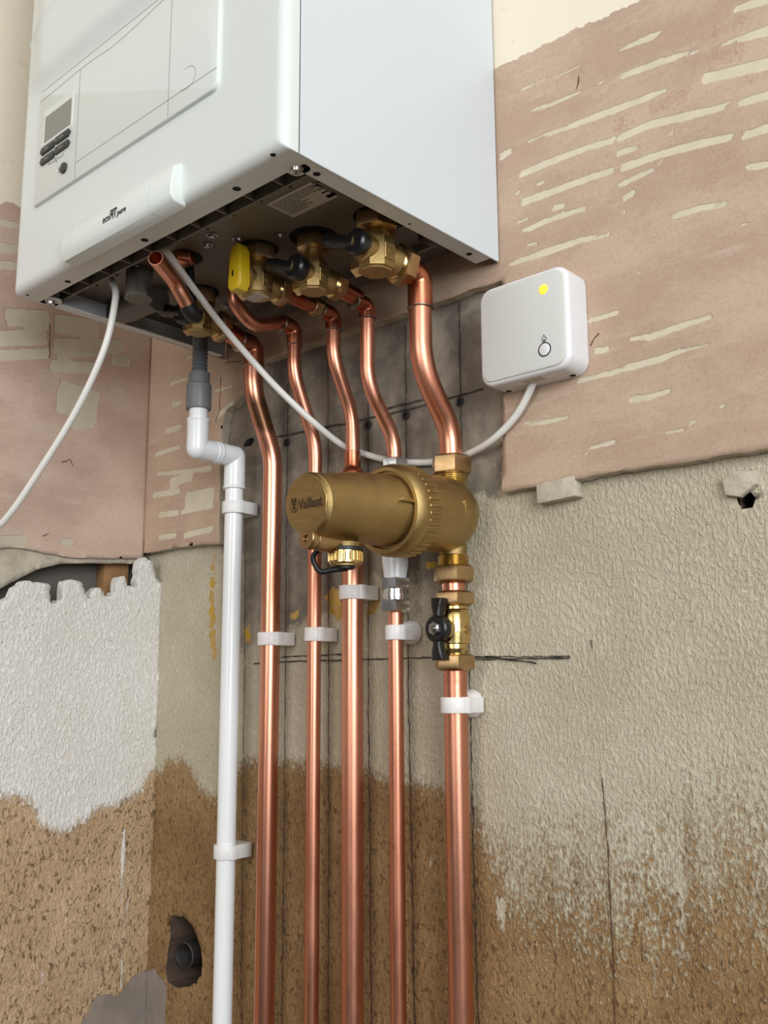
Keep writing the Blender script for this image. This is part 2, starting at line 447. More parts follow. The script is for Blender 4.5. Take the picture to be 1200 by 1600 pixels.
def sheet(name, axis, level, u0, u1, z0, z1, h, thick, mats, outline=None, holes=(), attrs=None, ragged=.0, bumps=0.0):
    """wall leaf. axis 'Y': plane y=level facing -Y, u = x.  axis 'X': plane x=level facing +X, u = y."""
    nu = int((u1-u0)/h)+1; nz = int((z1-z0)/h)+1
    uu = np.linspace(u0, u1, nu); zz = np.linspace(z0, z1, nz)
    P = np.array([(a, b) for b in zz for a in uu])
    keep = np.full(len(P), -1.0)
    def rag(n_):
        if not ragged: return 0
        return np.array([mnoise.noise((p[0]*70, p[1]*70, level*31+n_))+.6*mnoise.noise((p[0]*190, p[1]*190, n_)) for p in P])*ragged
    if outline is not None: keep = poly_sdf(P, outline)+rag(1)
    for i, hp in enumerate(holes): keep = np.maximum(keep, -(poly_sdf(P, hp)+rag(5+i)))
    # pull vertices near the rim onto it
    K = keep.reshape(nz, nu)
    gz, gu = np.gradient(K, zz[1]-zz[0], uu[1]-uu[0])
    g = np.stack([gu.ravel(), gz.ravel()], 1); gn = np.maximum((g**2).sum(1), .05)
    near = np.abs(keep) < h*.72
    Q = P.copy(); Q[near] -= (keep[near]/gn[near])[:, None]*g[near]
    kk = np.where(near, 0.0, keep)
    idx = np.arange(nu*nz).reshape(nz, nu)
    a, b, c, d = idx[:-1, :-1].ravel(), idx[:-1, 1:].ravel(), idx[1:, 1:].ravel(), idx[1:, :-1].ravel()
    ok = (np.maximum.reduce([kk[a], kk[b], kk[c], kk[d]]) <= 1e-9) & ((kk[a]+kk[b]+kk[c]+kk[d] < -1e-9) | (keep[a]+keep[b]+keep[c]+keep[d] < 0))
    quads = np.stack([a, b, c, d], 1)[ok]
    used = np.zeros(nu*nz, bool); used[quads.ravel()] = True
    remap = -np.ones(nu*nz, int); remap[used] = np.arange(used.sum())
    Q = Q[used]; P2 = P[used]; quads = remap[quads]
    off = np.zeros(len(Q))
    if bumps: off = np.array([mnoise.fractal((p[0]*9, p[1]*9, level*17), 1.0, 2.0, 3) for p in Q])*bumps
    if axis == 'Y': co = np.stack([Q[:, 0], np.full(len(Q), level)-off, Q[:, 1]], 1)
    else: co = np.stack([np.full(len(Q), level)+off, Q[:, 0], Q[:, 1]], 1)
    # rim wall
    ed = {}
    for q in quads:
        for i in range(4):
            e = (int(q[i]), int(q[(i+1) % 4]))
            if (e[1], e[0]) in ed: del ed[(e[1], e[0])]
            else: ed[e] = 1
    n0 = len(co); rim = sorted({i for e in ed for i in e}); rm = {i: n0+k for k, i in enumerate(rim)}
    back = co[rim].copy()
    if axis == 'Y': back[:, 1] = level+thick
    else: back[:, 0] = level-thick
    allco = np.concatenate([co, back])
    faces = [list(map(int, q)) for q in quads]+[[e[1], e[0], rm[e[0]], rm[e[1]]] for e in ed]
    if axis == 'X': faces = [f[::-1] if False else f for f in faces]
    me = bpy.data.meshes.new(name); me.from_pydata([tuple(p) for p in allco], [], faces)
    for x in mats: me.materials.append(MAT[x])
    mi = [0]*len(quads)+[min(1, len(mats)-1)]*len(ed)
    me.polygons.foreach_set('material_index', mi)
    me.polygons.foreach_set('use_smooth', [True]*len(quads)+[False]*len(ed))
    for k, fn in (attrs or {}).items():
        vals = np.concatenate([fn(Q), np.zeros(len(rim))])
        vals[n0:] = fn(Q[rim])
        at = me.attributes.new(k, 'FLOAT', 'POINT'); at.data.foreach_set('value', vals.astype(np.float32))
    if axis == 'X':
        me.flip_normals() if False else None
    o = bpy.data.objects.new(name, me); COL.objects.link(o)
    return o
def strips(name, chains, width, level, matname, parent, wob=.0004, axis='Y'):
    """thin drawn lines lying on a wall plane; chains in (u,z)"""
    m = MB()
    for ch in chains:
        pts = []
        for (a, b) in zip(ch[:-1], ch[1:]):
            n = max(2, int(math.dist(a, b)/.006))
            for k in range(n): pts.append((a[0]+(b[0]-a[0])*k/n, a[1]+(b[1]-a[1])*k/n))
        pts.append(ch[-1])
        L = []; R = []
        s0 = random.random()*50
        for i, p in enumerate(pts):
            q = pts[min(i+1, len(pts)-1)]; r_ = pts[max(i-1, 0)]
            dx, dz = q[0]-r_[0], q[1]-r_[1]; l = math.hypot(dx, dz) or 1
            nx, nz = -dz/l, dx/l
            wv = mnoise.noise((p[0]*120, p[1]*120, s0))*wob*1.6
            hw = width*(.5+.45*mnoise.noise((p[0]*260, p[1]*260, s0+9)))
            L.append((p[0]+nx*(wv+hw), p[1]+nz*(wv+hw))); R.append((p[0]+nx*(wv-hw), p[1]+nz*(wv-hw)))
        f = (lambda a: (a[0], level, a[1])) if axis == 'Y' else (lambda a: (level, a[0], a[1]))
        n = len(pts)
        m.add([f(a) for a in L]+[f(a) for a in R], [[i, i+1, n+i+1, n+i] for i in range(n-1)])
    return finish(name, m, matname, parent)

XC = -.410      # left board face
XL = -.385      # left rough plaster face
YB = -.013      # back board face
def PY(pts, Y=0.0, s=1.0, ox=0, oy=0):
    r = []
    for p in pts:
        w = atY(ox+p[0]*s, oy+p[1]*s, Y); r.append((w[0], w[2])+((0,) if False else ()))
    return r
def PXs(pts, X, s=1.0, ox=0, oy=0):
    r = []
    for p in pts:
        w = atX(ox+p[0]*s, oy+p[1]*s, X); r.append((w[1], w[2]))
    return r
def CY(chains, Y, s=1.0, ox=0, oy=0, fn=atY, ia=0):
    out = []
    for ch in chains:
        c2 = []
        for (x, y, r) in ch:
            px, py = ox+x*s, oy+y*s
            w = fn(px, py, Y); w2 = fn(px, py+1, Y)
            k = abs(w[2]-w2[2])
            c2.append((w[ia], w[2], r*s*k))
        out.append(c2)
    return out
far = lambda P: np.full(len(P), .5)

# ---- right / centre board on the back wall
s4 = 440/1200.
stripes4 = [[(570,210,8),(700,160,14),(770,125,3)],[(575,325,12),(740,265,14),(910,212,8)],[(475,358,6),(512,348,8)],
 [(195,475,7),(300,432,10),(400,393,6)],[(150,383,5),(270,335,7),(400,278,5)],[(180,605,6),(350,540,11),(540,470,14),(700,410,12),(770,382,7)],
 [(145,745,13),(260,695,14),(400,640,12),(545,595,12)],[(560,590,14),(700,530,16),(850,495,17),(1000,460,13),(1045,432,5)],
 [(155,862,15),(300,810,14),(450,755,13),(540,725,13)],[(580,715,16),(750,655,15),(900,615,17),(1050,582,14)],
 [(150,990,9),(250,945,12),(430,885,10)],[(100,1125,8),(250,1075,14),(400,1025,12),(525,997,9)],[(560,795,10),(650,750,12),(740,705,8)],
 [(560,655,14),(650,625,10)],[(800,920,14),(900,890,13),(1030,865,10)],[(60,670,16),(110,640,10)],[(1060,40,12),(1200,-5,22),(1260,-30,22)],
 [(1000,190,6),(1100,160,14),(1200,130,20),(1300,100,20)],[(930,335,20),(1080,300,22),(1200,270,24),(1300,245,24)],[(1080,440,14),(1200,405,18),(1300,380,18)],
 [(1095,580,16),(1200,545,18),(1300,520,18)],[(1105,715,12),(1200,700,14),(1300,680,14)],
 [(215,785,7),(250,775,7)],[(285,885,12),(330,878,12)],[(125,825,8),(140,820,8)],[(130,945,8),(175,930,7)],[(180,1045,8),(220,1040,8)],
 [(580,850,12),(630,820,12)],[(760,578,8),(800,560,10)],[(575,905,10),(590,905,10)],[(1090,960,6),(1110,958,8)],[(1000,1017,5),(1040,1012,6)],
 [(755,1112,6),(840,1097,7)],[(650,1158,7),(662,1156,7)],[(710,1000,5),(725,995,6)]]
s5 = 460/1200.
stripes5 = [[(462,160,10),(590,125,10)],[(640,235,8),(720,225,12),(850,180,12),(970,140,10)],[(635,350,14),(760,315,13),(850,280,10),(965,250,6)],
 [(640,480,14),(720,470,12),(800,445,8)],[(430,405,10),(520,380,10),(612,360,12)],[(210,580,9),(300,570,10),(385,550,7)],[(480,680,8),(580,650,9)],
 [(410,715,7),(470,705,7)],[(890,575,12),(905,570,12)],[(1005,510,9),(1030,505,8)],[(780,615,6),(860,602,6)],[(500,282,12),(550,275,12)]]
s6 = 1/6.
stripes6 = [[(280,600,18),(440,550,14)],[(430,355,15),(510,330,12)],[(300,785,20),(375,780,20)],[(250,850,10),(370,830,8)],[(235,1045,18),(380,1000,14)],
 [(140,1260,22),(370,1190,18)],[(690,560,10),(800,530,8)],[(700,660,14),(850,630,14)],[(720,900,30),(880,760,20)],[(690,500,8),(800,470,6)]]
s1 = .3
stripes1 = [[(865,110,14),(940,92,14)],[(820,335,10),(1000,320,12),(1100,305,14)],[(890,380,20),(1000,350,20)],[(800,445,14),(935,425,14)],
 [(830,550,14),(935,535,14)],[(970,470,34),(1110,440,34)],[(950,530,14),(1110,500,12)],[(830,665,14),(915,655,12)],[(960,655,16),(1110,620,14)]]
chB = CY(stripes4, YB, s4, 760, 0)+CY(stripes5, YB, s5, 740, 440)+CY(stripes6, YB, s6, 220, 500)+CY(stripes1, YB, s1, 0, 640)
stainB = CY([[(960,150,30),(1000,120,25)],[(1060,100,25),(1100,90,15)],[(960,230,40),(1100,215,30)],[(1090,340,20),(1130,345,14)],[(700,470,30),(860,400,30)],
 [(560,560,40),(600,490,30)],[(1020,640,20),(1040,660,20)],[(400,290,12),(395,340,5)],[(960,760,40)]], YB, s4, 760, 0)
creamB = PY([(700,150),(775,106),(800,96),(830,80),(868,62),(900,44),(950,25),(1010,-6),(1100,-60)], YB)
creamB = creamB+[(1.35, creamB[-1][1]), (1.35, 2.9), (creamB[0][0], 2.9)]
ztop = 2.745
bl = PY([(785,770),(787,640),(785,437),(430,559),(384,570),(383,612),(366,632),(352,640),(345,690),(342,850)], YB)
boardB = [(XC-.006, ztop), (1.3, ztop), (1.3, 1.529), (.40, 1.5306), (.30, 1.5325), (.22, 1.5306)]+bl+[(-.30, 1.5288), (XC-.006, 1.5285)]
ob = sheet('wall_upper_back', 'Y', YB, XC-.006, 1.3, 1.50, ztop, .0045, .012, ['board', 'board_core'], boardB,
      attrs={'patch': lambda P: caps_sdf(P, chB), 'stain': lambda P: caps_sdf(P, stainB), 'paint': lambda P: np.minimum(poly_sdf(P, creamB), np.abs(P[:, 1]-1.2)+.0) if False else poly_sdf(P, creamB)},
      ragged=.0016)
struct(ob)
strips('crack', [PY([(236,560),(232,640),(228,740),(226,800),(224,868)], YB), PY([(345,590),(343,640),(336,660)], YB), PY([(352,568),(378,563)], YB),
     PY([(905,118),(902,140)], YB), PY([(935,520),(922,540)], YB)], .0011, YB-.0002, 'crack', ob, .0012)

# ---- left board: skim layer, and the paper core showing below it
stripesL = [[(-20,382,7),(26,390,7)],[(-20,412,6),(26,416,6)],[(-20,345,5),(26,352,5)],[(10,495,12),(75,500,13)],[(-20,530,10),(70,525,12)],[(-20,556,8),(75,552,7)],
 [(86,505,13),(150,515,14)],[(86,545,15),(190,540,9)],[(80,572,9),(150,575,8)],[(92,618,24),(150,638,24)],[(110,660,12),(140,655,12)],[(-20,848,9),(38,846,9)],
 [(95,847,4),(112,847,5)],[(175,560,9),(200,566,7)]]
chL = CY(stripesL, XC, 1, 0, 0, atX, 1)
creamL = PXs([(-300,250),(0,318),(14,316),(28,322),(60,330),(400,420),(400,-900),(-900,-900)], XC)
zl = lambda px, py: tuple(PXs([(px, py)], XC)[0])
bott = PXs([(-60,852),(0,857),(32,856),(60,862),(90,868),(120,872),(222,873)], XC)
boardL = [(-3.0, ztop), (YB, ztop), (YB, bott[-1][1])]+bott[::-1]+[(-3.0, 1.51)]
ol = sheet('wall_upper_left', 'X', XC, -.75, YB, 1.48, ztop, .0045, .004, ['board_left', 'board_core'], boardL,
      attrs={'patch': lambda P: caps_sdf(P, chL), 'stain': far, 'paint': lambda P: poly_sdf(P, creamL)}, ragged=.0014)
struct(ol)
core = PXs([(222,881),(160,880),(99,880),(60,889),(30,904),(0,920),(-40,945)], XC-.004)
coreL = [(-3, ztop), (YB, ztop), (YB, core[0][1])]+core+[(-3, core[-1][1]-.1)]
struct(sheet('wall_board_left', 'X', XC-.0045, -.75, YB, 1.36, ztop, .006, .010, ['board_core'], coreL, ragged=.0006))
strips('crack', [PXs([(78,505),(77,560)], XC), PXs([(96,722),(110,717),(113,728)], XC), PXs([(64,838),(76,833)], XC)], .001, XC+.0002, 'crack', ol, .001, 'X')

# ---- rough plaster, back wall (one leaf behind the board as well)
bnd = PY([(180,1215),(250,1205),(262,1188),(275,1190),(287,1186),(300,1205),(320,1240),(345,1252),(378,1192),(440,1187),(446,1192),(520,1195),(575,1205),(600,1218),(640,1220),(690,1235),(740,1265),
   (770,1345),(800,1385),(860,1375),(900,1395),(950,1400),(1040,1395),(1058,1400),(1066,1440),(1072,1450),(1076,1300),(1085,1330),(1092,1392),(1112,1390),(1130,1335),(1200,1385),(1300,1400)], 0)
bx = np.array([p[0] for p in bnd]); bz = np.array([p[1] for p in bnd])
o_ = np.argsort(bx); bx, bz = bx[o_], bz[o_]
paintB = lambda P: P[:, 1]-np.interp(P[:, 0], bx, bz)
x_soft = atY(730, 1250, 0)[0]
softB = lambda P: np.interp(P[:, 0], [x_soft-.02, x_soft+.06, x_soft+.22, 1.0], [.03, .20, .24, .26])
concrete = PY([(300,560),(384,555),(785,400),(800,600),(785,772),(745,780),(722,815),(690,910),(560,905),(520,950),(450,985),(380,1010),(352,1000),(345,850),(345,700)], 0)
foam = CY([[(333,860,3),(331,930,5),(334,1010,6),(337,1030,4)],[(384,985,8),(390,1005,5)],[(455,965,4),(470,955,4)],[(515,925,12),(525,945,16),(532,965,8)],[(590,935,10),(575,960,6)],[(690,880,5),(668,885,8)]], 0)
cem = PY([(120,1620),(150,1555),(184,1555),(210,1525),(240,1512),(262,1540),(258,1575),(256,1620)], 0)
streak = CY([[(783,1405,10),(783,1440,6),(787,1455,3)],[(1055,1330,5),(1060,1380,8),(1064,1445,3)],[(670,1355,1.5),(676,1335,2),(678,1365,1.5)],[(668,1470,2),(672,1490,2),(670,1465,1.5)],[(440,1445,3),(441,1465,3)],[(270,1420,1),(268,1445,1)]], 0)
hole1 = PY([(705,1150),(760,1150),(800,1190),(835,1270),(845,1320),(840,1400),(800,1440),(740,1448),(700,1425),(690,1380),(700,1300),(710,1230)], 0, .375, 0, 1000)
hole2 = PY([(1150,762),(1168,770),(1181,760),(1180,785),(1172,806),(1160,795)], 0)
ow = sheet('wall_back', 'Y', 0.0, XL-.05, 1.3, 0.0, ztop, .006, .07, ['plaster', 'hole_rim_shaded'], None, [hole1, hole2],
      attrs={'paint': paintB, 'soft': softB, 'concrete': lambda P: poly_sdf(P, concrete), 'foam': lambda P: caps_sdf(P, foam), 'cement': lambda P: poly_sdf(P, cem), 'streak': lambda P: caps_sdf(P, streak)},
      ragged=.0022, bumps=.0012)
struct(ow)
V = lambda pts: PY(pts, 0)
strips('pencil_line', [V([(719.5,472),(722,640),(736,1050),(741,1300),(750,1600),(757,1800)]), V([(635,508),(637,700),(640,1050),(645,1300),(651,1600),(656,1800)]),
   V([(577,628),(578,1050),(580,1300),(583,1600),(586,1800)]), V([(514,560),(515,730),(516,1050),(516,1300),(515,1600),(514,1800)]),
   V([(452,600),(449,900),(448,1050),(446,1300),(443,1600),(440,1800)]), V([(386,800),(384,1050),(381,1300),(379,1600),(376,1800)])], .0011, -.0020, 'pencil', ow, .0009)
strips('pencil_line', [V([(398,1037),(450,1034),(520,1031.5),(600,1029.5),(700,1027),(893,1025.5)]), V([(745,1030),(820,1029),(893,1028)]), V([(760,1026),(840,1036)]), V([(440,1027),(537,1022)]),
   V([(430,684),(540,662),(640,640),(757,608)]), V([(600,640),(690,618)]), V([(600,640),(610,652)])], .0013, -.0020, 'pencil', ow, .0006)
strips('crack', [V([(942,1215),(950,1300),(955,1420),(960,1500),(963,1640)]), V([(925,1000),(926,1016)])], .0011, -.0020, 'crack', ow, .0006)
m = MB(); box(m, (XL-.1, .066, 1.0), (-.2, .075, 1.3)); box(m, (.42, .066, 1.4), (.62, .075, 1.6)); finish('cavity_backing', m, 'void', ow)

# ---- rough plaster, left wall with a torn ragged top
rag = [(-200,1100),(0,1020),(60,960),(100,920),(130,870),(190,900),(235,895),(262,920),(258,1025),(300,1000),(330,960),(330,885),(410,880),(440,905),(440,980),(480,985),(480,950),(520,920),(550,960),(560,975),(590,970),(620,880),(650,865),(690,920),(715,925),(720,800),(740,775),(790,800),(815,880),(835,900)]
ragw = PXs(rag, XL, .3, 0, 640)
outL = [(-.75, 0.0), (0.002, 0.0), (0.002, ragw[-1][1])]+ragw[::-1]+[(-.75, ragw[0][1]-.06)]
bl2 = PXs([(-200,1225),(0,1246),(45,1248),(55,1258),(62,1290),(85,1300),(112,1296),(130,1286),(150,1266),(185,1256),(200,1246),(222,1235),(230,1212),(240,1202),(252,1205),(300,1235)], XL)
lx = np.array([p[0] for p in bl2]); lz = np.array([p[1] for p in bl2])
streakL = CY([[(193,1295,1.5),(192,1330,3.5),(191,1365,2),(190,1450,1.5),(189,1545,1.2)],[(200,1405,1),(201,1440,1.6)],[(66,1520,1),(67,1540,1)]], XL, 1, 0, 0, atX, 1)
cemL = PXs([(110,1660),(128,1600),(150,1555),(184,1555),(210,1525),(240,1512),(300,1540),(300,1700)], XL)
owl = sheet('wall_left', 'X', XL, -.75, .002, 0.0, 1.62, .005, .014, ['plaster_left_lit', 'plaster_left_lit'], outL,
      attrs={'paint': lambda P: P[:, 1]-np.interp(P[:, 0], lx, lz), 'soft': lambda P: np.full(len(P), .022), 'concrete': far, 'foam': far, 'cement': lambda P: poly_sdf(P, cemL), 'streak': lambda P: caps_sdf(P, streakL)},
      ragged=.0042, bumps=.002)
struct(owl)
m = MB(); box(m, (XL-.075, -.75, .0), (XL-.065, .03, ztop)); o = finish('wall_left_masonry', m, 'under_dark'); struct(o)
p0 = atX(160, 880, XL-.05); p1 = atX(196, 930, XL-.05)
m = MB(); box(m, (XL-.064, min(p0[1], p1[1]), .9), (XL-.044, max(p0[1], p1[1]), 1.60), .002); o = finish('wall_left_stud', m, 'timber'); struct(o)

# ---- rest of the room
m = MB(); box(m, (-.6, -4.2, -.05), (4.0, .1, 0.0)); struct(finish('floor', m, 'floor'))
m = MB(); box(m, (-.6, -4.2, ztop), (4.0, .1, ztop+.05)); struct(finish('added_ceiling', m, 'added_ceiling'))  # unseen, added to cut the world light from above

# ------------------------------------------------------------------ boiler
XB0, XB1 = -.2442, .1852
YF, YR = -.3016, -.0145
ZB, ZT = 1.7627, 2.4627
boiler = thing('boiler', 'white wall-hung gas boiler with a grey display, seen from below', 'boiler', ((XB0+XB1)/2, YR, ZB))
# control panel outline on the front plane
F = lambda px, py, y=YF: (lambda w: (w[0], w[2]))(atY(px, py, y))
def front_cover():
    h = .0035; R = .009
    xs = np.concatenate([XB0+R*(1-np.cos(np.linspace(0, math.pi/2, 7)))[:-1], np.linspace(XB0+R, XB1-R, int((XB1-XB0)/h)), XB1-R+R*np.sin(np.linspace(0, math.pi/2, 7))[1:]])
    zs = np.concatenate([ZB+R*(1-np.cos(np.linspace(0, math.pi/2, 7)))[:-1], np.linspace(ZB+R, ZT-R, int((ZT-ZB)/h)), ZT-R+R*np.sin(np.linspace(0, math.pi/2, 7))[1:]])
    XX, ZZ = np.meshgrid(xs, zs)
    def edge(d): d = np.clip(d, 0, R); return R-np.sqrt(np.maximum(R*R-(R-d)**2, 0))
    dx = np.minimum(XX-XB0, XB1-XX); dz = np.minimum(ZZ-ZB, ZT-ZZ)
    Y = YF+np.maximum(edge(dx), edge(dz))
    # arched dip above the control panel: the face sinks softly towards the flap
    xc = XB0*.5+XB1*.5
    arch = 1.9770
    dd = ZZ-arch
    fade = np.clip(dx/.055, 0, 1); fade = fade*fade*(3-2*fade)
    q = np.clip(dd/.030, 0, 1); q = q*q*(3-2*q)
    Y -= .0095*q*fade
    # raised crease line near the left shoulder
    cz = 2.0545+(XX+.2391)*.24
    Y -= .0026*np.exp(-((ZZ-cz)/.0022)**2)*np.clip((XX-XB0)/.006, 0, 1)*np.clip((-.05-XX)/.05, 0, 1)
    nx, nz = len(xs), len(zs)
    vs = np.stack([XX.ravel(), Y.ravel(), ZZ.ravel()], 1)
    m = MB(); idx = np.arange(nx*nz).reshape(nz, nx)
    fs = np.stack([idx[:-1, :-1].ravel(), idx[:-1, 1:].ravel(), idx[1:, 1:].ravel(), idx[1:, :-1].ravel()], 1).tolist()
    m.add(vs.tolist(), fs)
    # returns (sides wrap back 14 mm, bottom wraps back as a flange)
    yb = YF+.016
    for line in (idx[:, 0], idx[:, -1], idx[-1, :]):
        p = vs[line]; q = p.copy(); q[:, 1] = yb
        n = len(p); m.add(np.concatenate([p, q]).tolist(), [[i, i+1, n+i+1, n+i] for i in range(n-1)])
    p = vs[idx[0, :]]; q = p.copy(); q[:, 1] = YF+.030; q2 = q.copy(); q2[:, 2] = ZB+.010
    n = len(p); m.add(np.concatenate([p, q, q2]).tolist(), [[i, i+1, n+i+1, n+i] for i in range(n-1)]+[[n+i, n+i+1, 2*n+i+1, 2*n+i] for i in range(n-1)])
    return m
cover = finish('front_cover', front_cover(), 'enamel', boiler, angle=60)
# casing behind
m = MB(); ys = YF+.0175
T = .0015
box(m, (XB1-T, ys, ZB), (XB1, YR, ZT), .0006, 1)
finish('side_panel', m, 'enamel_side', boiler)
m = MB(); box(m, (XB0, ys, ZB), (XB0+T, YR, ZT), .0006, 1); finish('side_panel', m, 'enamel_side', boiler)
m = MB(); box(m, (XB0+T, ys, ZT-T), (XB1-T, YR, ZT)); finish('top_panel', m, 'enamel_side', boiler)
# side flanges folded in under the casing
m = MB(); box(m, (XB1-.020, ys+.012, ZB+.0005), (XB1-T, YR-.012, ZB+.002), .0004, 1); box(m, (XB1-.0205, ys+.012, ZB+.002), (XB1-.019, YR-.05, ZB+.010))
fr = finish('side_flange', m, 'enamel', boiler)
m = MB()
for px, py, r in ((495, 272, .0032), (733, 397, .003), (640, 350, .0012)):
    w = atZ(px, py, ZB+.0004); m = MB(); lathe(m, (w[0], w[1], ZB+.0005), (0, 0, -1), [(0, r), (.0003, r)], 16)
    finish('hole', m, 'void', fr)
m = MB(); box(m, (XB0+T, ys+.012, ZB+.0005), (XB0+.012, YR-.012, ZB+.002), .0004, 1)
fl_ = finish('side_flange', m, 'enamel', boiler)
m = MB()
for px, py, r in ((106, 440, .0032), (43, 461, .0016), (226, 375, .0036), (370, 295, .0036), (426.6, 242, .0024)):
    w = atZ(px, py, ZB); m = MB(); lathe(m, (w[0], w[1], ZB+.0001), (0, 0, -1), [(0, r), (.0003, r)], 16)
    finish('hole', m, 'void', cover)
# bottom tray, with a ribbed border along its front
ZP = 1.7850
m = MB(); box(m, (XB0+T, YF+.052, ZP), (XB1-.004, -.062, ZP+.003))
box(m, (XB0+T, YF+.030, ZP-.004), (XB1-.004, YF+.054, ZP-.002))
box(m, (XB0+.03, -.064, ZP-.008), (.05, -.060, ZP+.003)); box(m, (.09, -.064, ZP-.008), (.150, -.060, ZP+.003)); box(m, (.147, -.10, ZP-.008), (.150, -.060, ZP+.003))
tray = finish('bottom_tray', m, 'under', boiler)
m = MB(); box(m, (XB0+.006, YF+.051, ZP-.016), (XB1-.008, YF+.0535, ZP))
for k in range(11):
    x = XB0+.03+k*.038; box(m, (x, YF+.030, ZP-.015), (x+.002, YF+.060, ZP))
finish('stiffening_rib', m, 'under', tray)
m = MB()
for px, py in ((497, 293), (331, 370), (323, 385), (372, 376), (352, 480), (437, 370)):
    w = atZ(px, py, ZP-.002); m = MB(); lathe(m, (w[0], w[1], ZP), (0, 0, -1), [(0, .006), (.001, .006), (.0012, .0042), (.003, .0036), (.0034, .002)], 16)
    finish('tray_screw', m, 'steel', tray)
# corner screws in their lugs
for px, py in ((74, 472), (457, 263)):
    w = atZ(px, py, ZB-.001); m = MB()
    lathe(m, (w[0], w[1]+.004, ZB+.002), (0, 0, -1), [(0, .0062), (.0018, .0062), (.002, .0048), (.0045, .0042), (.005, .0025), (.0042, .0015)], 20)
    sc = finish('corner_screw', m, 'steel', boiler)
    m = MB(); prism(m, rrect(w[0]-.010, w[1]-.012, w[0]+.010, w[1]+.014, .006), (0, 0, ZB+.0005), (1, 0, 0), (0, 1, 0), (0, 0, 1), .0022); finish('lug', m, 'enamel', sc)
# rating label with print
lab = [atZ(*p, ZP-.0006) for p in ((414, 319), (485, 282), (519, 305), (458, 344))]
m = MB(); cl = sum(lab)/4
lx0, lx1 = min(p[0] for p in lab)+.004, max(p[0] for p in lab)-.002; ly0, ly1 = min(p[1] for p in lab)+.002, max(p[1] for p in lab)-.003
box(m, (lx0, ly0, ZP-.0006), (lx1, ly1, ZP-.0001)); lb = finish('rating_label', m, 'label', boiler)
m = MB()
for r in range(9):
    y = ly0+.004+r*(ly1-ly0-.008)/9; x = lx0+.004
    xe = lx1-.004 if r < 4 else lx0+(lx1-lx0)*(.45+.2*random.random())
    while x < xe:
        w_ = random.uniform(.001, .004); box(m, (x, y, ZP-.0008), (min(x+w_, xe), y+.0011, ZP-.0006)); x += w_+.0009
finish('label_print', m, 'print', lb)
# dark marks beside the label
m = MB()
for px, py, a, b in ((494, 291, .006, .005), (507, 300, .007, .002), (517, 305, .010, .005)):
    w = atZ(px, py, ZP-.0005); m = MB(); box(m, (w[0]-a/2, w[1]-b/2, ZP-.0006), (w[0]+a/2, w[1]+b/2, ZP-.0001)); finish('label_marking', m, 'void', tray)
m = MB()
for px, py in ((590, 362), (597, 356), (604, 351), (612, 352), (620, 349)):
    w = atZ(px, py, ZP-.0005); box(m, (w[0]-.0018, w[1]-.008, ZP-.0006), (w[0]+.0018, w[1]+.008, ZP-.0001))
w = atZ(603, 357, ZP-.0005); box(m, (w[0]-.016, w[1]-.0015, ZP-.0006), (w[0]+.016, w[1]+.0015, ZP-.0001))
finish('tray_marking', m, 'void', tray)
# holes that the connections come through
m = MB()
HOLES = ((-.133, -.1385, .021), (-.0034, -.1659, .021), (.0566, -.1453, .024), (.1309, -.134, .023))
for hx, hy, hr in HOLES:
    m = MB(); lathe(m, (hx, hy, ZP-.0006), (0, 0, 1), [(0, hr), (.0004, hr)], 32); finish('connection_opening', m, 'void', tray)
w = atZ(291, 402, ZP); m = MB(); lathe(m, (w[0], w[1], ZP-.0006), (0, 0, 1), [(0, .017), (.0004, .017)], 32)
finish('connection_opening', m, 'void', tray)
w = atZ(291, 402, ZP-.004); m = MB(); hexnut(m, (w[0]-.002, w[1]-.002, ZP-.001), (0, 0, -1), .0105, .010); finish('capped_outlet', m, 'copper_dark', tray)

# control panel (two flap leaves + display section), standing 4 mm proud
NF = (0, -1, 0); UX = (1, 0, 0); UZ = (0, 0, 1)
pd = .0035; yp = YF+.003
def FP(px, py): return F(px, py, YF-.001)
x0p = -.2015; x1p = .104; z0p = 1.8475
arcx = np.linspace(x0p, x1p, 26)
arch_z = lambda x: 1.9780
outline = [(x0p, z0p), (x1p-.008, z0p)]+[(x1p-.008+.008*math.sin(a), z0p+.008-.008*math.cos(a)) for a in np.linspace(.2, 1.57, 6)]+[(float(x), arch_z(x)-.003) for x in arcx[::-1]]
m = MB(); prism(m, outline, (0, yp, 0), UX, UZ, NF, .0068, .0012, 2)
panel = finish('control_panel', m, 'panel_plastic', boiler)
ysur = yp-.0068
def seam(name, pts, wdt=.0009, parent=panel, mat='print', lift=.0001):
    mm = MB()
    for a, b in zip(pts[:-1], pts[1:]):
        d = Vector((b[0]-a[0], b[1]-a[1])).normalized(); n = Vector((-d.y, d.x))*wdt/2
        mm.add([(a[0]+n.x, ysur-lift, a[1]+n.y), (b[0]+n.x, ysur-lift, b[1]+n.y), (b[0]-n.x, ysur-lift, b[1]-n.y), (a[0]-n.x, ysur-lift, a[1]-n.y)], [[0, 1, 2, 3]])
    return finish(name, mm, mat, parent)
MAT['groove'] = simple('panel_groove', (152, 153, 149), .6, var=.02)
FS = lambda px, py: F(px, py, ysur)
xs1 = FS(118, 250)[0]; zs1 = FS(117, 255)[1]; xs2 = FS(265, 100)[0]
seam('panel_seam', [(xs1, z0p+.001), (xs1, 1.969)], .0008, panel, 'groove')
seam('panel_seam', [(xs1, zs1), (x1p, zs1)], .0008, panel, 'groove')
seam('panel_seam', [(xs2, z0p+.001), (xs2, arch_z(xs2)-.010)], .0008, panel, 'groove')
seam('panel_seam', [(float(x), 1.9672+.0020*min(1, (x+.2)/.07)-.0030*math.exp(-((x+.06)/.03)**2)+(.006*max(0, (x+.02)/.06) if x < .04 else .006)) for x in arcx if x < .07], .0008, panel, 'groove')
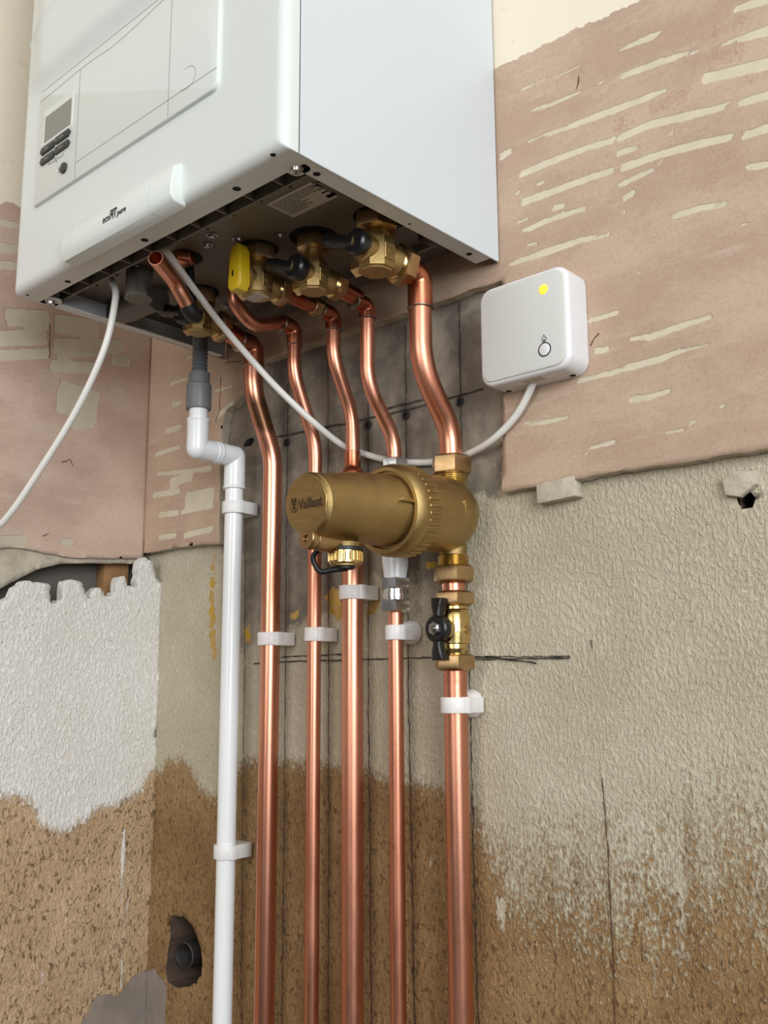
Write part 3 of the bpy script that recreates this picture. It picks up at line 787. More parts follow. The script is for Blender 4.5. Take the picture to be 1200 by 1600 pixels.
tc = FS(292, 122); seam('finger_grip', [(tc[0]+.0125*math.cos(a), tc[1]+.0105*math.sin(a)) for a in np.linspace(-2.3, 1.9, 20)], .0006, panel, 'groove')
# display section
seam('panel_seam', [(x0p+.003, 1.9776), (x1p-.002, 1.9776)], .0011, panel, 'groove', .0002)
d0, d1 = FS(72.8, 183), FS(113, 150)
dx0, dx1 = FS(71, 205)[0], FS(112, 172)[0]; dz1 = FS(73, 183.5)[1]; dz0 = FS(70, 224)[1]
m = MB(); prism(m, rrect(dx0-.004, dz0-.003, dx1+.003, dz1+.008, .002), (0, ysur+.0004, 0), UX, UZ, NF, .0009, .0004, 1)
bez = finish('display_bezel', m, 'panel_plastic', panel)
m = MB(); box(m, (dx0, ysur-.0008, dz0), (dx1, ysur-.0001, dz1)); finish('display', m, 'lcd', panel)
bw = (dx1-dx0)*.5
for (bx_, by_) in ((76, 232), (99, 214), (75.5, 248), (98, 230.5)):
    c = FS(bx_, by_); m = MB()
    hw, hh = bw*.44+.0035, .0040
    pts = [(c[0]-hw, c[1]), (c[0]-hw+.003, c[1]+hh), (c[0]+hw-.003, c[1]+hh), (c[0]+hw, c[1]), (c[0]+hw-.003, c[1]-hh), (c[0]-hw+.003, c[1]-hh)]
    prism(m, pts, (0, ysur+.0004, 0), UX, UZ, NF, .0028, .0009, 2); b_ = finish('button', m, 'button', panel)
    m = MB(); box(m, (c[0]-.003, ysur-.0027, c[1]-.0008), (c[0]+.003, ysur-.00245, c[1]-.0002)); finish('button_symbol', m, 'label', b_)
c = FS(100.5, 263); m = MB(); lathe(m, (c[0], ysur+.0004, c[1]), NF, [(0, .0058), (.0022, .0058), (.0028, .005)], 24); finish('reset_button', m, 'button', panel)
m = MB()
def bar(m, a, b, w=.0006):
    d = Vector((b[0]-a[0], b[1]-a[1])); L = d.length; d.normalize(); n = Vector((-d.y, d.x))*w/2
    m.add([(a[0]+n.x, ysur-.00015, a[1]+n.y), (b[0]+n.x, ysur-.00015, b[1]+n.y), (b[0]-n.x, ysur-.00015, b[1]-n.y), (a[0]-n.x, ysur-.00015, a[1]-n.y)], [[0, 1, 2, 3]])
P1 = lambda x, y: FS(50+x*.1, 130+y*.1)
for grp in ((((262, 1275), (350, 1215)), ((400, 1180), (490, 1125)), ((490, 1125), (495, 1080)), ((262, 1275), (268, 1235)), ((360, 1230), (400, 1160)), ((355, 1165), (395, 1235))),
            (((410, 1310), (440, 1400)), ((445, 1295), (405, 1415))), (((290, 905), (365, 865)),), (((395, 820), (510, 760)),)):
    m = MB()
    for a, b in grp: bar(m, P1(*a), P1(*b))
    finish('panel_symbol', m, 'print', panel)
# emblem badge at the top of the face
ec = FP(141, -3); m = MB()
lathe(m, (ec[0], YF+.003, ec[1]), NF, [(0, .0105), (.004, .0105), (.0048, .0095), (.0042, .0085), (.0040, .0001)], 32); em = finish('emblem', m, 'chrome', boiler)
m = MB(); yy = YF-.0012
for pts in ([(-.003, .0015), (-.0042, .0065), (-.0022, .0068), (-.0012, .002)], [(.003, .0015), (.0042, .0065), (.0022, .0068), (.0012, .002)], circ(0, -.001, .0042, 16)):
    prism(m, [(ec[0]+a, ec[1]+b) for a, b in pts], (0, yy, 0), UX, UZ, NF, .0003)
finish('hare_mark', m, 'print', em)
# badge grip across the bottom edge
hx0, hx1 = F(103, 385, YF-.006)[0], F(268, 290, YF-.010)[0]; hz0, hz1 = 1.7625, 1.7985
m = MB()
prof = [(YF+.004, hz1), (YF-.0015, hz1), (YF-.0085, hz1-.005), (YF-.011, hz0+.012), (YF-.0105, hz0+.004), (YF-.007, hz0-.0015), (YF+.006, hz0-.003), (YF+.006, hz0+.004)]
prism(m, prof, (hx0, 0, 0), (0, 1, 0), UZ, UX, hx1-hx0, .0016, 2)
grip = finish('badge_grip', m, 'panel_plastic', boiler, angle=50)
for xx in (hx0+.020, hx1-.033):
    m = MB(); prism(m, [(a-.0002 if a < YF else a, b) for a, b in prof], (xx, 0, 0), (0, 1, 0), UZ, UX, .0007); finish('grip_joint', m, 'enamel_side', grip)
tx = F(161, 349, YF-.0105); te = F(197.5, 325, YF-.0105)
m = MB(); nrm = Vector((0, -math.cos(.12), -math.sin(.0))).normalized()
UT = Vector((0, .0, 1)); L = te[0]-tx[0]; sz = .0112
o0 = (tx[0], YF-.0112, tx[1]-.001)
xcur = 0.0
for word, size, frac, bold, shear in (('eco', .0112, .29, 0, .12), ('FIT', .0132, .30, .00022, .12), ('pure', .0082, .37, .00008, .25)):
    seg = MB(); w_ = put_text(seg, word, size, (0, 0, 0), (1, 0, 0), (0, 1, 0), (0, 0, 1), bold=bold, shear=shear, spacing=1.06)
    kx = L*frac/w_
    m.add([(o0[0]+xcur+x*kx, o0[1]-z, o0[2]+y) for x, y, z in seg.v], seg.f); xcur += L*(frac+.02)
finish('lettering', m, 'print', grip, flat=True)
# condensate trap hanging inside the left of the tray
trap = MB()
c = atZ(205, 430, ZB+.012)
lathe(trap, (c[0], c[1]+.01, ZP), (0, 0, -1), [(0, .0125), (.030, .0135), (.031, .0150), (.034, .0150)], 8)
c2 = atZ(190, 495, ZB+.006); box(trap, (c2[0]-.024, c2[1]-.010, ZB+.004), (c2[0]+.022, c2[1]+.018, ZP), .004, 3)
c3 = atZ(250, 490, ZB+.008); lathe(trap, (c2[0], c2[1], ZB+.012), (1, .05, 0), [(0, .014), (.06, .014), (.062, .016), (.066, .016)], 24)
tp = finish('condensate_trap', trap, 'under_dark', boiler)
m = MB()
for k in range(8):
    a = 2*math.pi*k/8; box(m, (c[0]+.0130*math.cos(a)-.0008, c[1]+.01+.0130*math.sin(a)-.0008, ZP-.031), (c[0]+.0130*math.cos(a)+.0008, c[1]+.01+.0130*math.sin(a)+.0008, ZP))
finish('grip_rib', m, 'under_dark', tp)
m = MB(); box(m, (XB1-.030, -.105, ZP-.022), (XB1-.019, -.085, ZP), .002); finish('cable_gland', m, 'black', boiler)
m = MB(); box(m, (-.2, YR-.02, ZB+.03), (XB1-.02, YR, ZB+.6)); finish('hanging_frame', m, 'under_dark', boiler)

# ------------------------------------------------------------------ valves below the boiler
def service_valve(name, X, cpx, label, lever, scale=1.0, nut_out=.0155, pipe_r=.0111, handle_dir=(-1, 0, .35)):
    w = atX(cpx[0], cpx[1], X); Y, Z = w[1], w[2]
    root = thing(name, label, 'valve', (X, Y, ZP), 'isolating valves under the boiler')
    k = scale
    m = MB(); rb = .0155*k
    # body: vertical barrel closed with an octagonal bottom cap
    lathe(m, (X, Y, Z-.017*k), (0, 0, 1), [(0, rb*.82), (.0015, rb*.88), (.002, rb), (.026*k, rb), (.031*k, rb*.82), (.036*k, rb*.62), (ZP-.014-Z+.017*k, rb*.60)], 8 if lever != 'yellow' else 24, math.pi/8)
    lathe(m, (X, Y, Z), (0, 1, 0), [(0, rb*.8), (.014*k, rb*.82), (.017*k, rb*.9), (.020*k, rb*.9)], 28)
    lathe(m, (X, Y, Z), (0, -1, 0), [(0, rb*.75), (.016*k, rb*.75), (.0165*k, rb*.6), (.021*k, rb*.6)], 24)
    finish('body', m, 'brass_cast', root, angle=30)
    m = MB(); prism(m, rrect(-.006*k, -.007*k, .006*k, .007*k, .001), (X+rb*.90, Y, Z-.003), (0, 1, 0), UZ, (1, 0, 0), .0018, .0006, 1); bd = finish('badge_plate', m, 'brass_cast', root)
    m = MB(); lathe(m, (X+rb*.90+.0017, Y, Z-.003), (1, 0, 0), [(0, .0035), (.0006, .0035), (.0008, .0022)], 16); finish('maker_mark', m, 'brass_cast', bd)
    m = MB(); hexnut(m, (X, Y, Z-.006*k), (-1, 0, 0), .0072*k, .024*k); finish('drain_plug', m, 'brass_matte', root)
    m = MB(); hexnut(m, (X, Y, ZP-.016), (0, 0, 1), rb*1.06, .022, .26); finish('boiler_nut', m, 'brass_matte', root)
    m = MB(); threads(m, (X, Y+.019*k, Z), (0, 1, 0), rb*.86, .008*k); finish('thread', m, 'brass', root)
    m = MB(); hexnut(m, (X, Y+.024*k, Z), (0, 1, 0), nut_out, .014*k, .3, .0016); finish('compression_nut', m, 'brass_matte', root)
    # lever on the front spindle
    yl = Y-.020*k
    if lever == 'yellow':
        m = MB()
        pts = [(-.0095, -.016), (-.006, -.021), (.006, -.021), (.0105, -.014), (.0095, .004), (.0085, .020), (.004, .027), (-.006, .025), (-.0085, .006)]
        prism(m, [(X+a, Z+.003+b) for a, b in pts], (0, yl+.002, 0), UX, UZ, NF, .013, .003, 3)
        hd = finish('lever', m, 'yellow', root, label='yellow lever')
        m = MB(); box(m, (X-.0015, yl-.0114, Z-.004), (X+.0005, yl-.0105, Z+.002)); finish('slot', m, 'void', hd)
        m = MB(); put_text(m, 'GAS', .0001, (X, Y, Z), UX, UZ, NF) if False else box(m, (X-.010, Y-.008, Z-.0176*k), (X+.010, Y+.006, Z-.0171*k)); finish('sticker', m, 'label', root)
    else:
        m = MB(); lathe(m, (X, yl+.004, Z+.002), NF, [(0, .0115), (.003, .0125), (.010, .0125), (.0125, .0105)], 28)
        d = Vector(handle_dir).normalized(); p0 = Vector((X, yl-.002, Z+.002))
        tube(m, smooth_path([p0, p0+d*.012, p0+d*.026+Vector((0, -.001, 0)), p0+d*.038+Vector((0, -.002, 0))], 5), [.0085]*5+[.0065]*5+[.0072]*5+[.0072], 16)
        sphere(m, p0+d*.038+Vector((0, -.002, 0)), .0072, 16, 10)
        hd = finish('lever', m, 'black', root, label='black lever')
        m = MB(); box(m, (X-.0012, yl-.0092, Z-.003), (X+.0012, yl-.0080, Z+.007)); finish('slotted_screw', m, 'brass', hd)
    return Y, Z
YA, ZA = service_valve('isolating_valve', -.133, (312, 500), 'brass valve at the far left, just above the grey corrugated hose', 'black', .95)
YBv, ZBv = service_valve('isolating_valve', -.0034, (402, 440), 'brass gas valve with the yellow lever under the boiler', 'yellow', 1.0, .0135)
YCv, ZCv = service_valve('isolating_valve', .0566, (490, 432), 'black-levered brass valve directly right of the yellow lever valve', 'black', .98, .0125)
YDv, ZDv = service_valve('isolating_valve', .1309, (588, 396), 'largest black-levered brass valve, nearest the boiler right side', 'black', 1.14, .0175)

# ------------------------------------------------------------------ copper pipes
X1, X2, X3, X4, X5 = -.133, -.0612, -.0034, .0566, .1309
YP = -.0275
R22, R15 = .0111, .0076
def ring(m, c, axis, r): lathe(m, Vector(c)-Vector(axis)*.0009, axis, [(0, r*.99), (.0005, r+.0009), (.0013, r+.0009), (.0018, r*.99)], 28)
def elbow_part(root, X, y0, y1, z, zlow, r):
    m = MB(); ro = r+.0012
    tube(m, fillet([(X, y0, z), (X, y1, z), (X, y1, zlow)], ro*1.35, 10), ro, 28); e = finish('elbow', m, 'copper_dark', root)
    m = MB(); ring(m, (X, y0, z), (0, 1, 0), ro); finish('solder_ring', m, 'solder', e)
    m = MB(); ring(m, (X, y1, zlow), (0, 0, 1), ro); finish('solder_ring', m, 'solder', e)
ZLOW = .0
def swan(X, yu, ztop_, zb0, zb1, r, zend=ZLOW, top=None, rad=.06):
    return (top or [])+[(X, yu, ztop_), (X, yu, zb0), (X, YP, zb1), (X, YP, zend)]
# return pipe (farthest right): elbow, swan neck to the filter
pg = 'copper pipes running down the wall'
def pipe_thing(X, label): return thing('copper_pipe', label, 'pipe', (X, YP, 0), pg)
# 5 upper
Zn_top = zat(X5, YP, 712)
p5 = thing('copper_pipe', 'short thick bent copper pipe from the largest valve down into the brass filter', 'pipe', (X5, YP, Zn_top), pg)
yu5 = -.0722; ze = ZDv
m = MB(); tube(m, [(X5, YDv+.036, ze), (X5, yu5-.018, ze)], R22, 28); finish('valve_tail', m, 'copper_dark', p5)
elbow_part(p5, X5, yu5-.024, yu5, ze, zat(X5, yu5, 482), R22)
m = MB(); tube(m, fillet([(X5, yu5, ze-.02), (X5, yu5, zat(X5, yu5, 575)), (X5, YP, zat(X5, YP, 672)), (X5, YP, Zn_top-.012)], .075, 12), R22, 32); finish('bent_tube', m, 'copper', p5)
# 4 upper
Z4n = zat(X4, YP, 722)
p4 = thing('copper_pipe', 'thin bent copper pipe from the second black-levered valve to the upper chrome nut', 'pipe', (X4, YP, Z4n), pg)
yu4 = -.0684
m = MB(); tube(m, [(X4, YCv+.034, ZCv), (X4, yu4-.014, zat(X4, yu4-.014, 466))], R15*1.15, 24); finish('valve_tail', m, 'copper_dark', p4)
elbow_part(p4, X4, yu4-.020, yu4, zat(X4, yu4, 478), zat(X4, yu4, 499), R15)
m = MB(); tube(m, fillet([(X4, yu4, zat(X4, yu4, 490)), (X4, yu4, zat(X4, yu4, 600)), (X4, YP, zat(X4, YP, 686)), (X4, YP, Z4n-.01)], .06, 12), R15, 28); finish('bent_tube', m, 'copper', p4)
# 3 gas: thin above, thick below
p3 = thing('copper_pipe', 'copper gas pipe from the yellow valve, widening above the filter to the thickest middle run', 'pipe', (X3, YP, 0), pg)
yu3 = -.0575; z3e = zat(X3, yu3, 492)
m = MB(); tube(m, [(X3, YBv+.036, ZBv-.001), (X3, yu3-.012, z3e)], R15, 24); finish('valve_tail', m, 'copper_dark', p3)
m = MB(); hexnut(m, (X3, -.0905, ZBv-.002), (0, 1, -.03), .0088, .012, .5); finish('test_union', m, 'brass_matte', p3)
elbow_part(p3, X3, yu3-.020, yu3, z3e, zat(X3, yu3, 517), R15)
zr3 = zat(X3, YP, 706)
m = MB(); tube(m, fillet([(X3, yu3, z3e-.01), (X3, yu3, zat(X3, yu3, 560)), (X3, YP, zat(X3, YP, 650)), (X3, YP, zr3-.02)], .07, 12), R15, 28); finish('bent_tube', m, 'copper', p3)
m = MB(); z_ = zr3; lathe(m, (X3, YP, z_), (0, 0, -1), [(0, R15*1.03), (.0004, R15+.0010), (.016, R15+.0010), (.0175, R15+.0004), (.019, R15+.002), (.024, R22+.0012), (.044, R22+.0012), (.0445, R22)], 28); finish('reducer', m, 'copper_dark', p3)
m = MB(); tube(m, [(X3, YP, zr3-.03), (X3, YP, 0)], R22, 32); finish('straight_tube', m, 'copper', p3)
# 2
p2 = thing('copper_pipe', 'thin copper pipe curling out behind the yellow lever, passing left of the filter', 'pipe', (X2, YP, 0), pg)
yu2 = -.0615; z2e = zat(X2, yu2, 512)
s0 = atX(366, 455, X2); s1_ = atX(372, 480, X2); s2_ = atX(400, 507, X2)
m = MB(); tube(m, smooth_path([(X2, s0[1], ZP), tuple(s0), tuple(s1_), tuple(s2_), (X2, yu2-.020, z2e+.0015), (X2, yu2-.014, z2e+.001)], 8), R15, 24); finish('bent_tube', m, 'copper', p2)
elbow_part(p2, X2, yu2-.019, yu2, z2e, zat(X2, yu2, 540), R15)
m = MB(); tube(m, fillet([(X2, yu2, z2e-.01), (X2, yu2, zat(X2, yu2, 585)), (X2, YP, zat(X2, YP, 695)), (X2, YP, 0)], .08, 12), R15, 28); finish('straight_tube', m, 'copper', p2)
# 1
p1_ = thing('copper_pipe', 'thick copper pipe right beside the white waste pipe, blackened at its bend', 'pipe', (X1, YP, 0), pg)
yu1 = -.0598; z1e = zat(X1, yu1, 540)
m = MB(); tube(m, [(X1, YA+.034, ZA-.001), (X1, yu1-.014, z1e)], R22, 28); finish('valve_tail', m, 'copper_dark', p1_)
elbow_part(p1_, X1, yu1-.022, yu1, z1e, zat(X1, yu1, 574), R22)
m = MB(); tube(m, fillet([(X1, yu1, z1e-.01), (X1, yu1, zat(X1, yu1, 610)), (X1, YP, zat(X1, YP, 715)), (X1, YP, 0)], .075, 12), R22, 32)
t = NT('copper_scorched')
pz = t.n.new('ShaderNodeSeparateXYZ'); t.link(t.pos(), pz.inputs[0])
zz_ = t.math('ADD', pz.outputs[2], t.math('MULTIPLY', t.math('SUBTRACT', t.noise(40, 5, .6), .5), .03))
zc_ = zat(X1, -.045, 655)
msk = t.math('MULTIPLY', t.ramp(zz_, zc_-.024, zc_-.008), t.ramp(zz_, zc_+.034, zc_+.012))
msk = t.math('MULTIPLY', msk, t.ramp(t.math('ADD', pz.outputs[0], t.math('MULTIPLY', t.noise(60, 4), .006)), X1+.000, X1+.006))
cb = t.mix(t.ramp(t.noise(14, 5, .6, stretch=(1, 1, .25)), .3, .7), lin((202, 134, 108)), lin((220, 156, 130)))
MAT['copper_scorched'] = t.out(t.mix(t.math('MULTIPLY', msk, .85), cb, lin((104, 80, 52))), .3, 1.0)
finish('straight_tube', m, 'copper_scorched', p1_)

# open copper stub pointing forward
p0 = Vector(atZ(243, 403, 1.7545)); dirn = Vector((.035, -.052, .002)).normalized()
q1 = p0-dirn*.050; q2 = Vector(atZ(273.5, 452, 1.7500)); q2 = q1+Vector((-.002, .012, -.011)); q3 = q2+Vector((-.001, .010, -.011))
stub = thing('discharge_pipe', 'short open-ended copper pipe stub pointing forward under the left of the boiler', 'pipe', tuple(q3))
pth = smooth_path([p0, p0-dirn*.025, q1, q2, q3], 6); m = MB()
tube(m, pth, .0076, 28, (False, True)); 
tube(m, [p0-dirn*.0, p0-dirn*.045], .0066, 28, (False, True))
a, u, w = basis(dirn)
vs = []; 
for rr_ in (.0076, .0066):
    for k in range(28): vs.append(p0+(u*math.cos(2*math.pi*k/28)+w*math.sin(2*math.pi*k/28))*rr_)
m.add(vs, [[k, (k+1) % 28, 28+(k+1) % 28, 28+k] for k in range(28)])
finish('tube', m, 'copper', stub)
m = MB(); tube(m, smooth_path([q3+Vector((.0002, -.003, .003)), q3+Vector((-.001, .004, -.004)), q3+Vector((-.004, .012, -.003))], 6), .0086, 20)
tube(m, smooth_path([q3+Vector((-.004, .010, -.003)), q3+Vector((-.012, .014, .006)), (q3.x-.016, q3.y+.010, ZP)], 6), .0045, 14); finish('relief_valve_neck', m, 'rubber', stub)

# ------------------------------------------------------------------ magnetic filter
filt = thing('magnetic_filter', 'brass barrel filter with a knurled collar sitting on the thick right copper pipe', 'filter', (X5, YP, zat(X5, YP, 890)))
A = Vector((X5, YP, 1.5130)); Fr = Vector((X5, -.2225, 1.4975)); ax = (Fr-A).normalized(); LEN = (Fr-A).length
RC = .0260
yc = lambda Y: (A.y-Y)/(A.y-Fr.y)*LEN      # distance along the axis for a given Y
m = MB(); c0 = yc(-.108)
lathe(m, A, ax, [(c0, .033), (c0+.010, .0335), (c0+.014, .0325), (LEN-.052, .0305), (LEN-.020, .0272), (LEN-.004, RC+.0006), (LEN-.0035, RC), (LEN, RC-.0012)], 64)
barrel = finish('front_barrel', m, 'brass_cast', filt)
m = MB(); lathe(m, A+ax*(LEN-.0002), ax, [(0, RC-.0012), (.0006, RC-.0018), (.0008, .0001)], 12, .13); face = finish('end_face', m, 'brass_face', barrel)
m = MB(); box(m, (X5+.030, -.143, 1.507), (X5+.0358, -.122, 1.5105), .0008); finish('index_tab', m, 'brass_cast', barrel)
# collar
m = MB(); c0 = yc(-.094); c1 = yc(-.126)
lathe(m, A, ax, [(c0-.001, .034), (c0, .040), (c0+.001, .0412), (c0+.017, .0412), (c0+.019, .0422), (c0+.024, .0422), (c1-.002, .0405), (c1, .0385), (c1, .0352), (c1-.004, .0348)], 96)
collar = finish('collar', m, 'brass_cast', filt)
m = MB(); aa, uu_, ww_ = basis(ax)
for k in range(40):
    an = 2*math.pi*k/40; rd = uu_*math.cos(an)+ww_*math.sin(an); tg = -uu_*math.sin(an)+ww_*math.cos(an)
    o = A+ax*(c0+.0005)+rd*.0408
    vs = []
    for dt, dl, dr in ((-1, 0, 0), (1, 0, 0), (1, .0175, 0), (-1, .0175, 0), (-.55, .001, .0016), (.55, .001, .0016), (.55, .0165, .0016), (-.55, .0165, .0016)):
        vs.append(o+tg*dt*.0016+ax*dl+rd*dr)
    m.add(vs, [[0, 1, 5, 4], [1, 2, 6, 5], [2, 3, 7, 6], [3, 0, 4, 7], [4, 5, 6, 7], [3, 2, 1, 0]])
finish('grip_rib', m, 'brass_cast', collar)
# rear body: barrel that domes down behind the pipe
m = MB(); cr = yc(-.088)
lathe(m, A, ax, [(cr+.010, .0362), (.034, .0366), (.020, .0364), (.010, .0352), (.002, .0326), (-.005, .0286), (-.011, .0236), (-.0160, .0178), (-.0195, .0116), (-.0215, .0056), (-.0222, .0006)], 64)
lathe(m, (X5, YP, A.z-.044), (0, 0, 1), [(0, .0140), (.004, .0140), (.006, .0136), (.020, .0132), (.066, .0132), (.080, .0150), (.083, .0150)], 40)
body = finish('rear_body', m, 'brass_cast', filt)
m = MB(); w = Vector((X5+.0360, -.052, 1.513)); box(m, w+Vector((-.002, -.002, -.006)), w+Vector((.0006, .0005, .004)), .0004); box(m, w+Vector((-.002, -.004, .003)), w+Vector((.0006, .002, .006)), .0004); finish('flow_arrow', m, 'brass', body)
# compression joints
def joint(root, zlo, zhi, up, af=.0178):
    m = MB(); h = zhi-zlo
    hexnut(m, (X5, YP, zlo), UZ, af, h, .30, .0022); n = finish('compression_nut', m, 'brass_matte', root); return n
zt0, zt1 = zat(X5, YP-.012, 741), zat(X5, YP, 713)
joint(filt, zt0, zt1, 1)
m = MB(); threads(m, (X5, YP, zt0-.014), UZ, .0158, .015); finish('thread', m, 'brass', filt)
zb0, zb1 = zat(X5, YP, 912), zat(X5, YP, 884)
joint(filt, zb0, zb1, 1)
m = MB(); threads(m, (X5, YP, zb1-.001), UZ, .0156, .011); finish('thread', m, 'brass', filt)
# bleed screw and drain outlet
m = MB(); b0 = Vector((X5-.002, -.172, 1.4680)); bax = (Vector(atX(478, 841, X5-.002))-b0).normalized()
LB = (Vector(atX(478, 841, X5-.002))-b0).length
lathe(m, b0, bax, [(0, .0085), (LB-.009, .0085), (LB-.0085, .0078), (LB-.006, .0078), (LB-.0055, .0090), (LB-.0008, .0090), (LB, .0084), (LB, .0032), (LB-.004, .0028)], 32, close1=True)
bl_ = finish('bleed_valve', m, 'brass_matte', filt)
m = MB(); lathe(m, b0+bax*(LB-.003), bax, [(0, .0022), (.0012, .0022)], 16); finish('bleed_pin', m, 'brass', bl_)
dn = Vector((X5, -.176, 1.470)); m = MB()
lathe(m, dn, (0, 0, -1), [(0, .0125), (.004, .0115), (.012, .0108), (.020, .0118)], 32); dr = finish('drain_outlet', m, 'brass_cast', filt)
zc = zat(X5, -.176, 862); m = MB()
lathe(m, (dn.x, dn.y, zc), (0, 0, -1), [(0, .0142), (.0100, .0142), (.0112, .0130), (.0112, .006), (.014, .006), (.0145, .005)], 40); cap = finish('drain_cap', m, 'brass', dr)
m = MB()
for k in range(22):
    an = 2*math.pi*k/22; cx, cy = dn.x+.0142*math.cos(an), dn.y+.0142*math.sin(an)
    tube(m, [(cx, cy, zc-.001), (cx, cy, zc-.0085)], .0011, 8)
finish('cap_ridge', m, 'brass', cap)
m = MB(); cz0, cz1 = zc+.0022, zc-.0135
st = [Vector((dn.x+.004, dn.y-.013, cz0)), Vector((dn.x-.008, dn.y-.016, cz0)), Vector((dn.x-.016, dn.y-.017, cz0-.001)), Vector((dn.x-.021, dn.y-.018, (cz0+cz1)/2)), Vector((dn.x-.017, dn.y-.014, cz1-.003)), Vector((dn.x-.008, dn.y-.007, cz1-.002)), Vector((dn.x+.002, dn.y, cz1-.001))]
tube(m, smooth_path(st, 8), .0024, 12)
lathe(m, (dn.x, dn.y, zc+.0004), UZ, [(0, .0148), (.003, .0148), (.003, .0112)], 32)
lathe(m, (dn.x, dn.y, cz1+.001), (0, 0, -1), [(0, .008), (.002, .008), (.0026, .007)], 24)
finish('cap_strap', m, 'rubber', cap)
# lettering and hare emblem on the end face
Uf = Vector((1, 0, 0)); Vf = ax.cross(Uf); Vf = Vf if Vf.z > 0 else -Vf
fo = A+ax*(LEN+.0007)
m = MB(); t0 = Vector(atX(462, 792, X5)); 
lx_ = -.0085
wd = put_text(m, 'Vaillant', .0118, (0, 0, 0), (1, 0, 0), (0, 1, 0), (0, 0, 1), bold=.0002, width=.92)
kx = .0280/wd
pts_ = [(x*kx, y, z) for x, y, z in m.v]
m2 = MB(); m2.add([fo+Uf*(x+lx_)+Vf*(y-.0035)+ax*z for x, y, z in pts_], m.f)
ecx, ecy = -.0142, .0003
nk = 32
vs = [(ecx+r_*math.cos(2*math.pi*k/nk), ecy-.0006+r_*1.18*math.sin(2*math.pi*k/nk)) for r_ in (.0044, .0039) for k in range(nk)]
m2.add([fo+Uf*a+Vf*b+ax*.0003 for a, b in vs], [[k, (k+1) % nk, nk+(k+1) % nk, nk+k] for k in range(nk)])
for pl in ([(-.0020, .0025), (-.0030, .0066), (-.0018, .0068), (-.0008, .0028)], [(.0020, .0025), (.0030, .0066), (.0018, .0068), (.0008, .0028)], circ(0, .0010, .0017, 12), circ(0, -.0022, .0015, 12)):
    m2.add([fo+Uf*(ecx+a)+Vf*(ecy+b)+ax*.0003 for a, b in pl], [list(range(len(pl)))])
finish('lettering', m2, 'print_brown', face, flat=True)

# ------------------------------------------------------------------ lever valve below the filter
vz = lambda py: zat(X5, YP, py)
bv = thing('ball_valve', 'brass ball valve with a black butterfly handle below the filter', 'valve', (X5, YP, vz(1048)))
m = MB(); hexnut(m, (X5, YP, vz(948)), UZ, .0176, vz(924)-vz(948), .30, .0022); finish('compression_nut', m, 'brass_matte', bv)
m = MB(); hexnut(m, (X5, YP, vz(1048)), UZ, .0172, vz(1022)-vz(1048), .30, .0022); finish('compression_nut', m, 'brass_matte', bv)
m = MB(); z0 = vz(1024); H = vz(947)-z0
lathe(m, (X5, YP, z0), UZ, [(0, .0130), (H*.10, .0140), (H*.13, .0128), (H*.22, .0128), (H*.24, .0150), (H*.45, .0158), (H*.46, .0153), (H*.80, .0153), (H*.86, .0140), (H*.9, .0148), (H*.93, .0135), (H, .0135)], 40)
zs = vz(984); lathe(m, (X5, YP, zs), NF, [(0, .0105), (.014, .0100), (.018, .0075), (.021, .0072)], 28)
vb = finish('body', m, 'brass', bv)
m = MB(); yh = YP-.0190
lathe(m, (X5, yh, zs), NF, [(0, .0110), (.002, .0128), (.009, .0128), (.0105, .0112)], 28)
for sgn in (1, -1):
    pf = [(-.0062, .004), (.0066, .004), (.0038, .014), (.0056, .022), (.0070, .0285), (-.0056, .0292), (-.0062, .022), (-.0042, .014)]
    prism(m, [(X5+a, zs+sgn*b) for a, b in pf], (0, yh-.001, 0), UX, UZ, NF, .0085, .0022, 3)
hd = finish('handle', m, 'black', bv, label='black butterfly handle')
m = MB(); hexnut(m, (X5, yh-.0090, zs), NF, .0058, .0042, 0, .0008); lathe(m, (X5, yh-.013, zs), NF, [(0, .0028), (.0028, .0026)], 16); finish('handle_nut', m, 'steel', hd)
m = MB(); lathe(m, (X5, YP, zat(X5, YP, 985)-.0), (1, 0, 0), [(0, .004), (.0165, .004)], 14); finish('stop_pin', m, 'brass_matte', vb)
p5b = thing('copper_pipe', 'thick copper pipe below the ball valve with the black handle, rightmost run', 'pipe', (X5, YP, 0), pg)
m = MB(); tube(m, [(X5, YP, vz(1040)), (X5, YP, 0)], R22, 32); finish('straight_tube', m, 'copper', p5b)
cs = MB(); tube(cs, [(X5, YP, vz(928)), (X5, YP, vz(905))], R22, 32)
tag(finish('copper_pipe', cs, 'copper', loc=(X5, YP, vz(928))), 'tiny copper pipe piece between the filter bottom nut and the ball valve', 'pipe', pg)

# ------------------------------------------------------------------ chrome couplings on the cold pipe
v4 = lambda py: zat(X4, YP, py)
cg = thing('pipe_coupling', 'chrome coupling nuts with a white sleeve behind the brass filter', 'coupling', (X4, YP, v4(958)))
m = MB(); hexnut(m, (X4, YP, v4(733)), UZ, .0125, v4(717)-v4(733), .3); finish('top_nut', m, 'chrome', cg)
m = MB(); lathe(m, (X4, YP, v4(904)), UZ, [(0, .0120), (.004, .0118), (v4(878)-v4(904), .0135), (v4(735)-v4(904), .0130)], 32); finish('sleeve', m, 'pvc', cg, label='white sleeve')
m = MB(); hexnut(m, (X4, YP, v4(921)), UZ, .0138, v4(903)-v4(921), .2); finish('upper_nut', m, 'chrome', cg)
m = MB(); lathe(m, (X4, YP, v4(938)), UZ, [(0, .0120), (.002, .0120), (.0025, .0128), (.0065, .0128), (.007, .0118), (v4(920)-v4(938), .0118)], 32); finish('spacer', m, 'chrome', cg)
m = MB(); hexnut(m, (X4, YP, v4(957)), UZ, .0138, v4(937)-v4(957), .2); finish('lower_nut', m, 'chrome', cg)
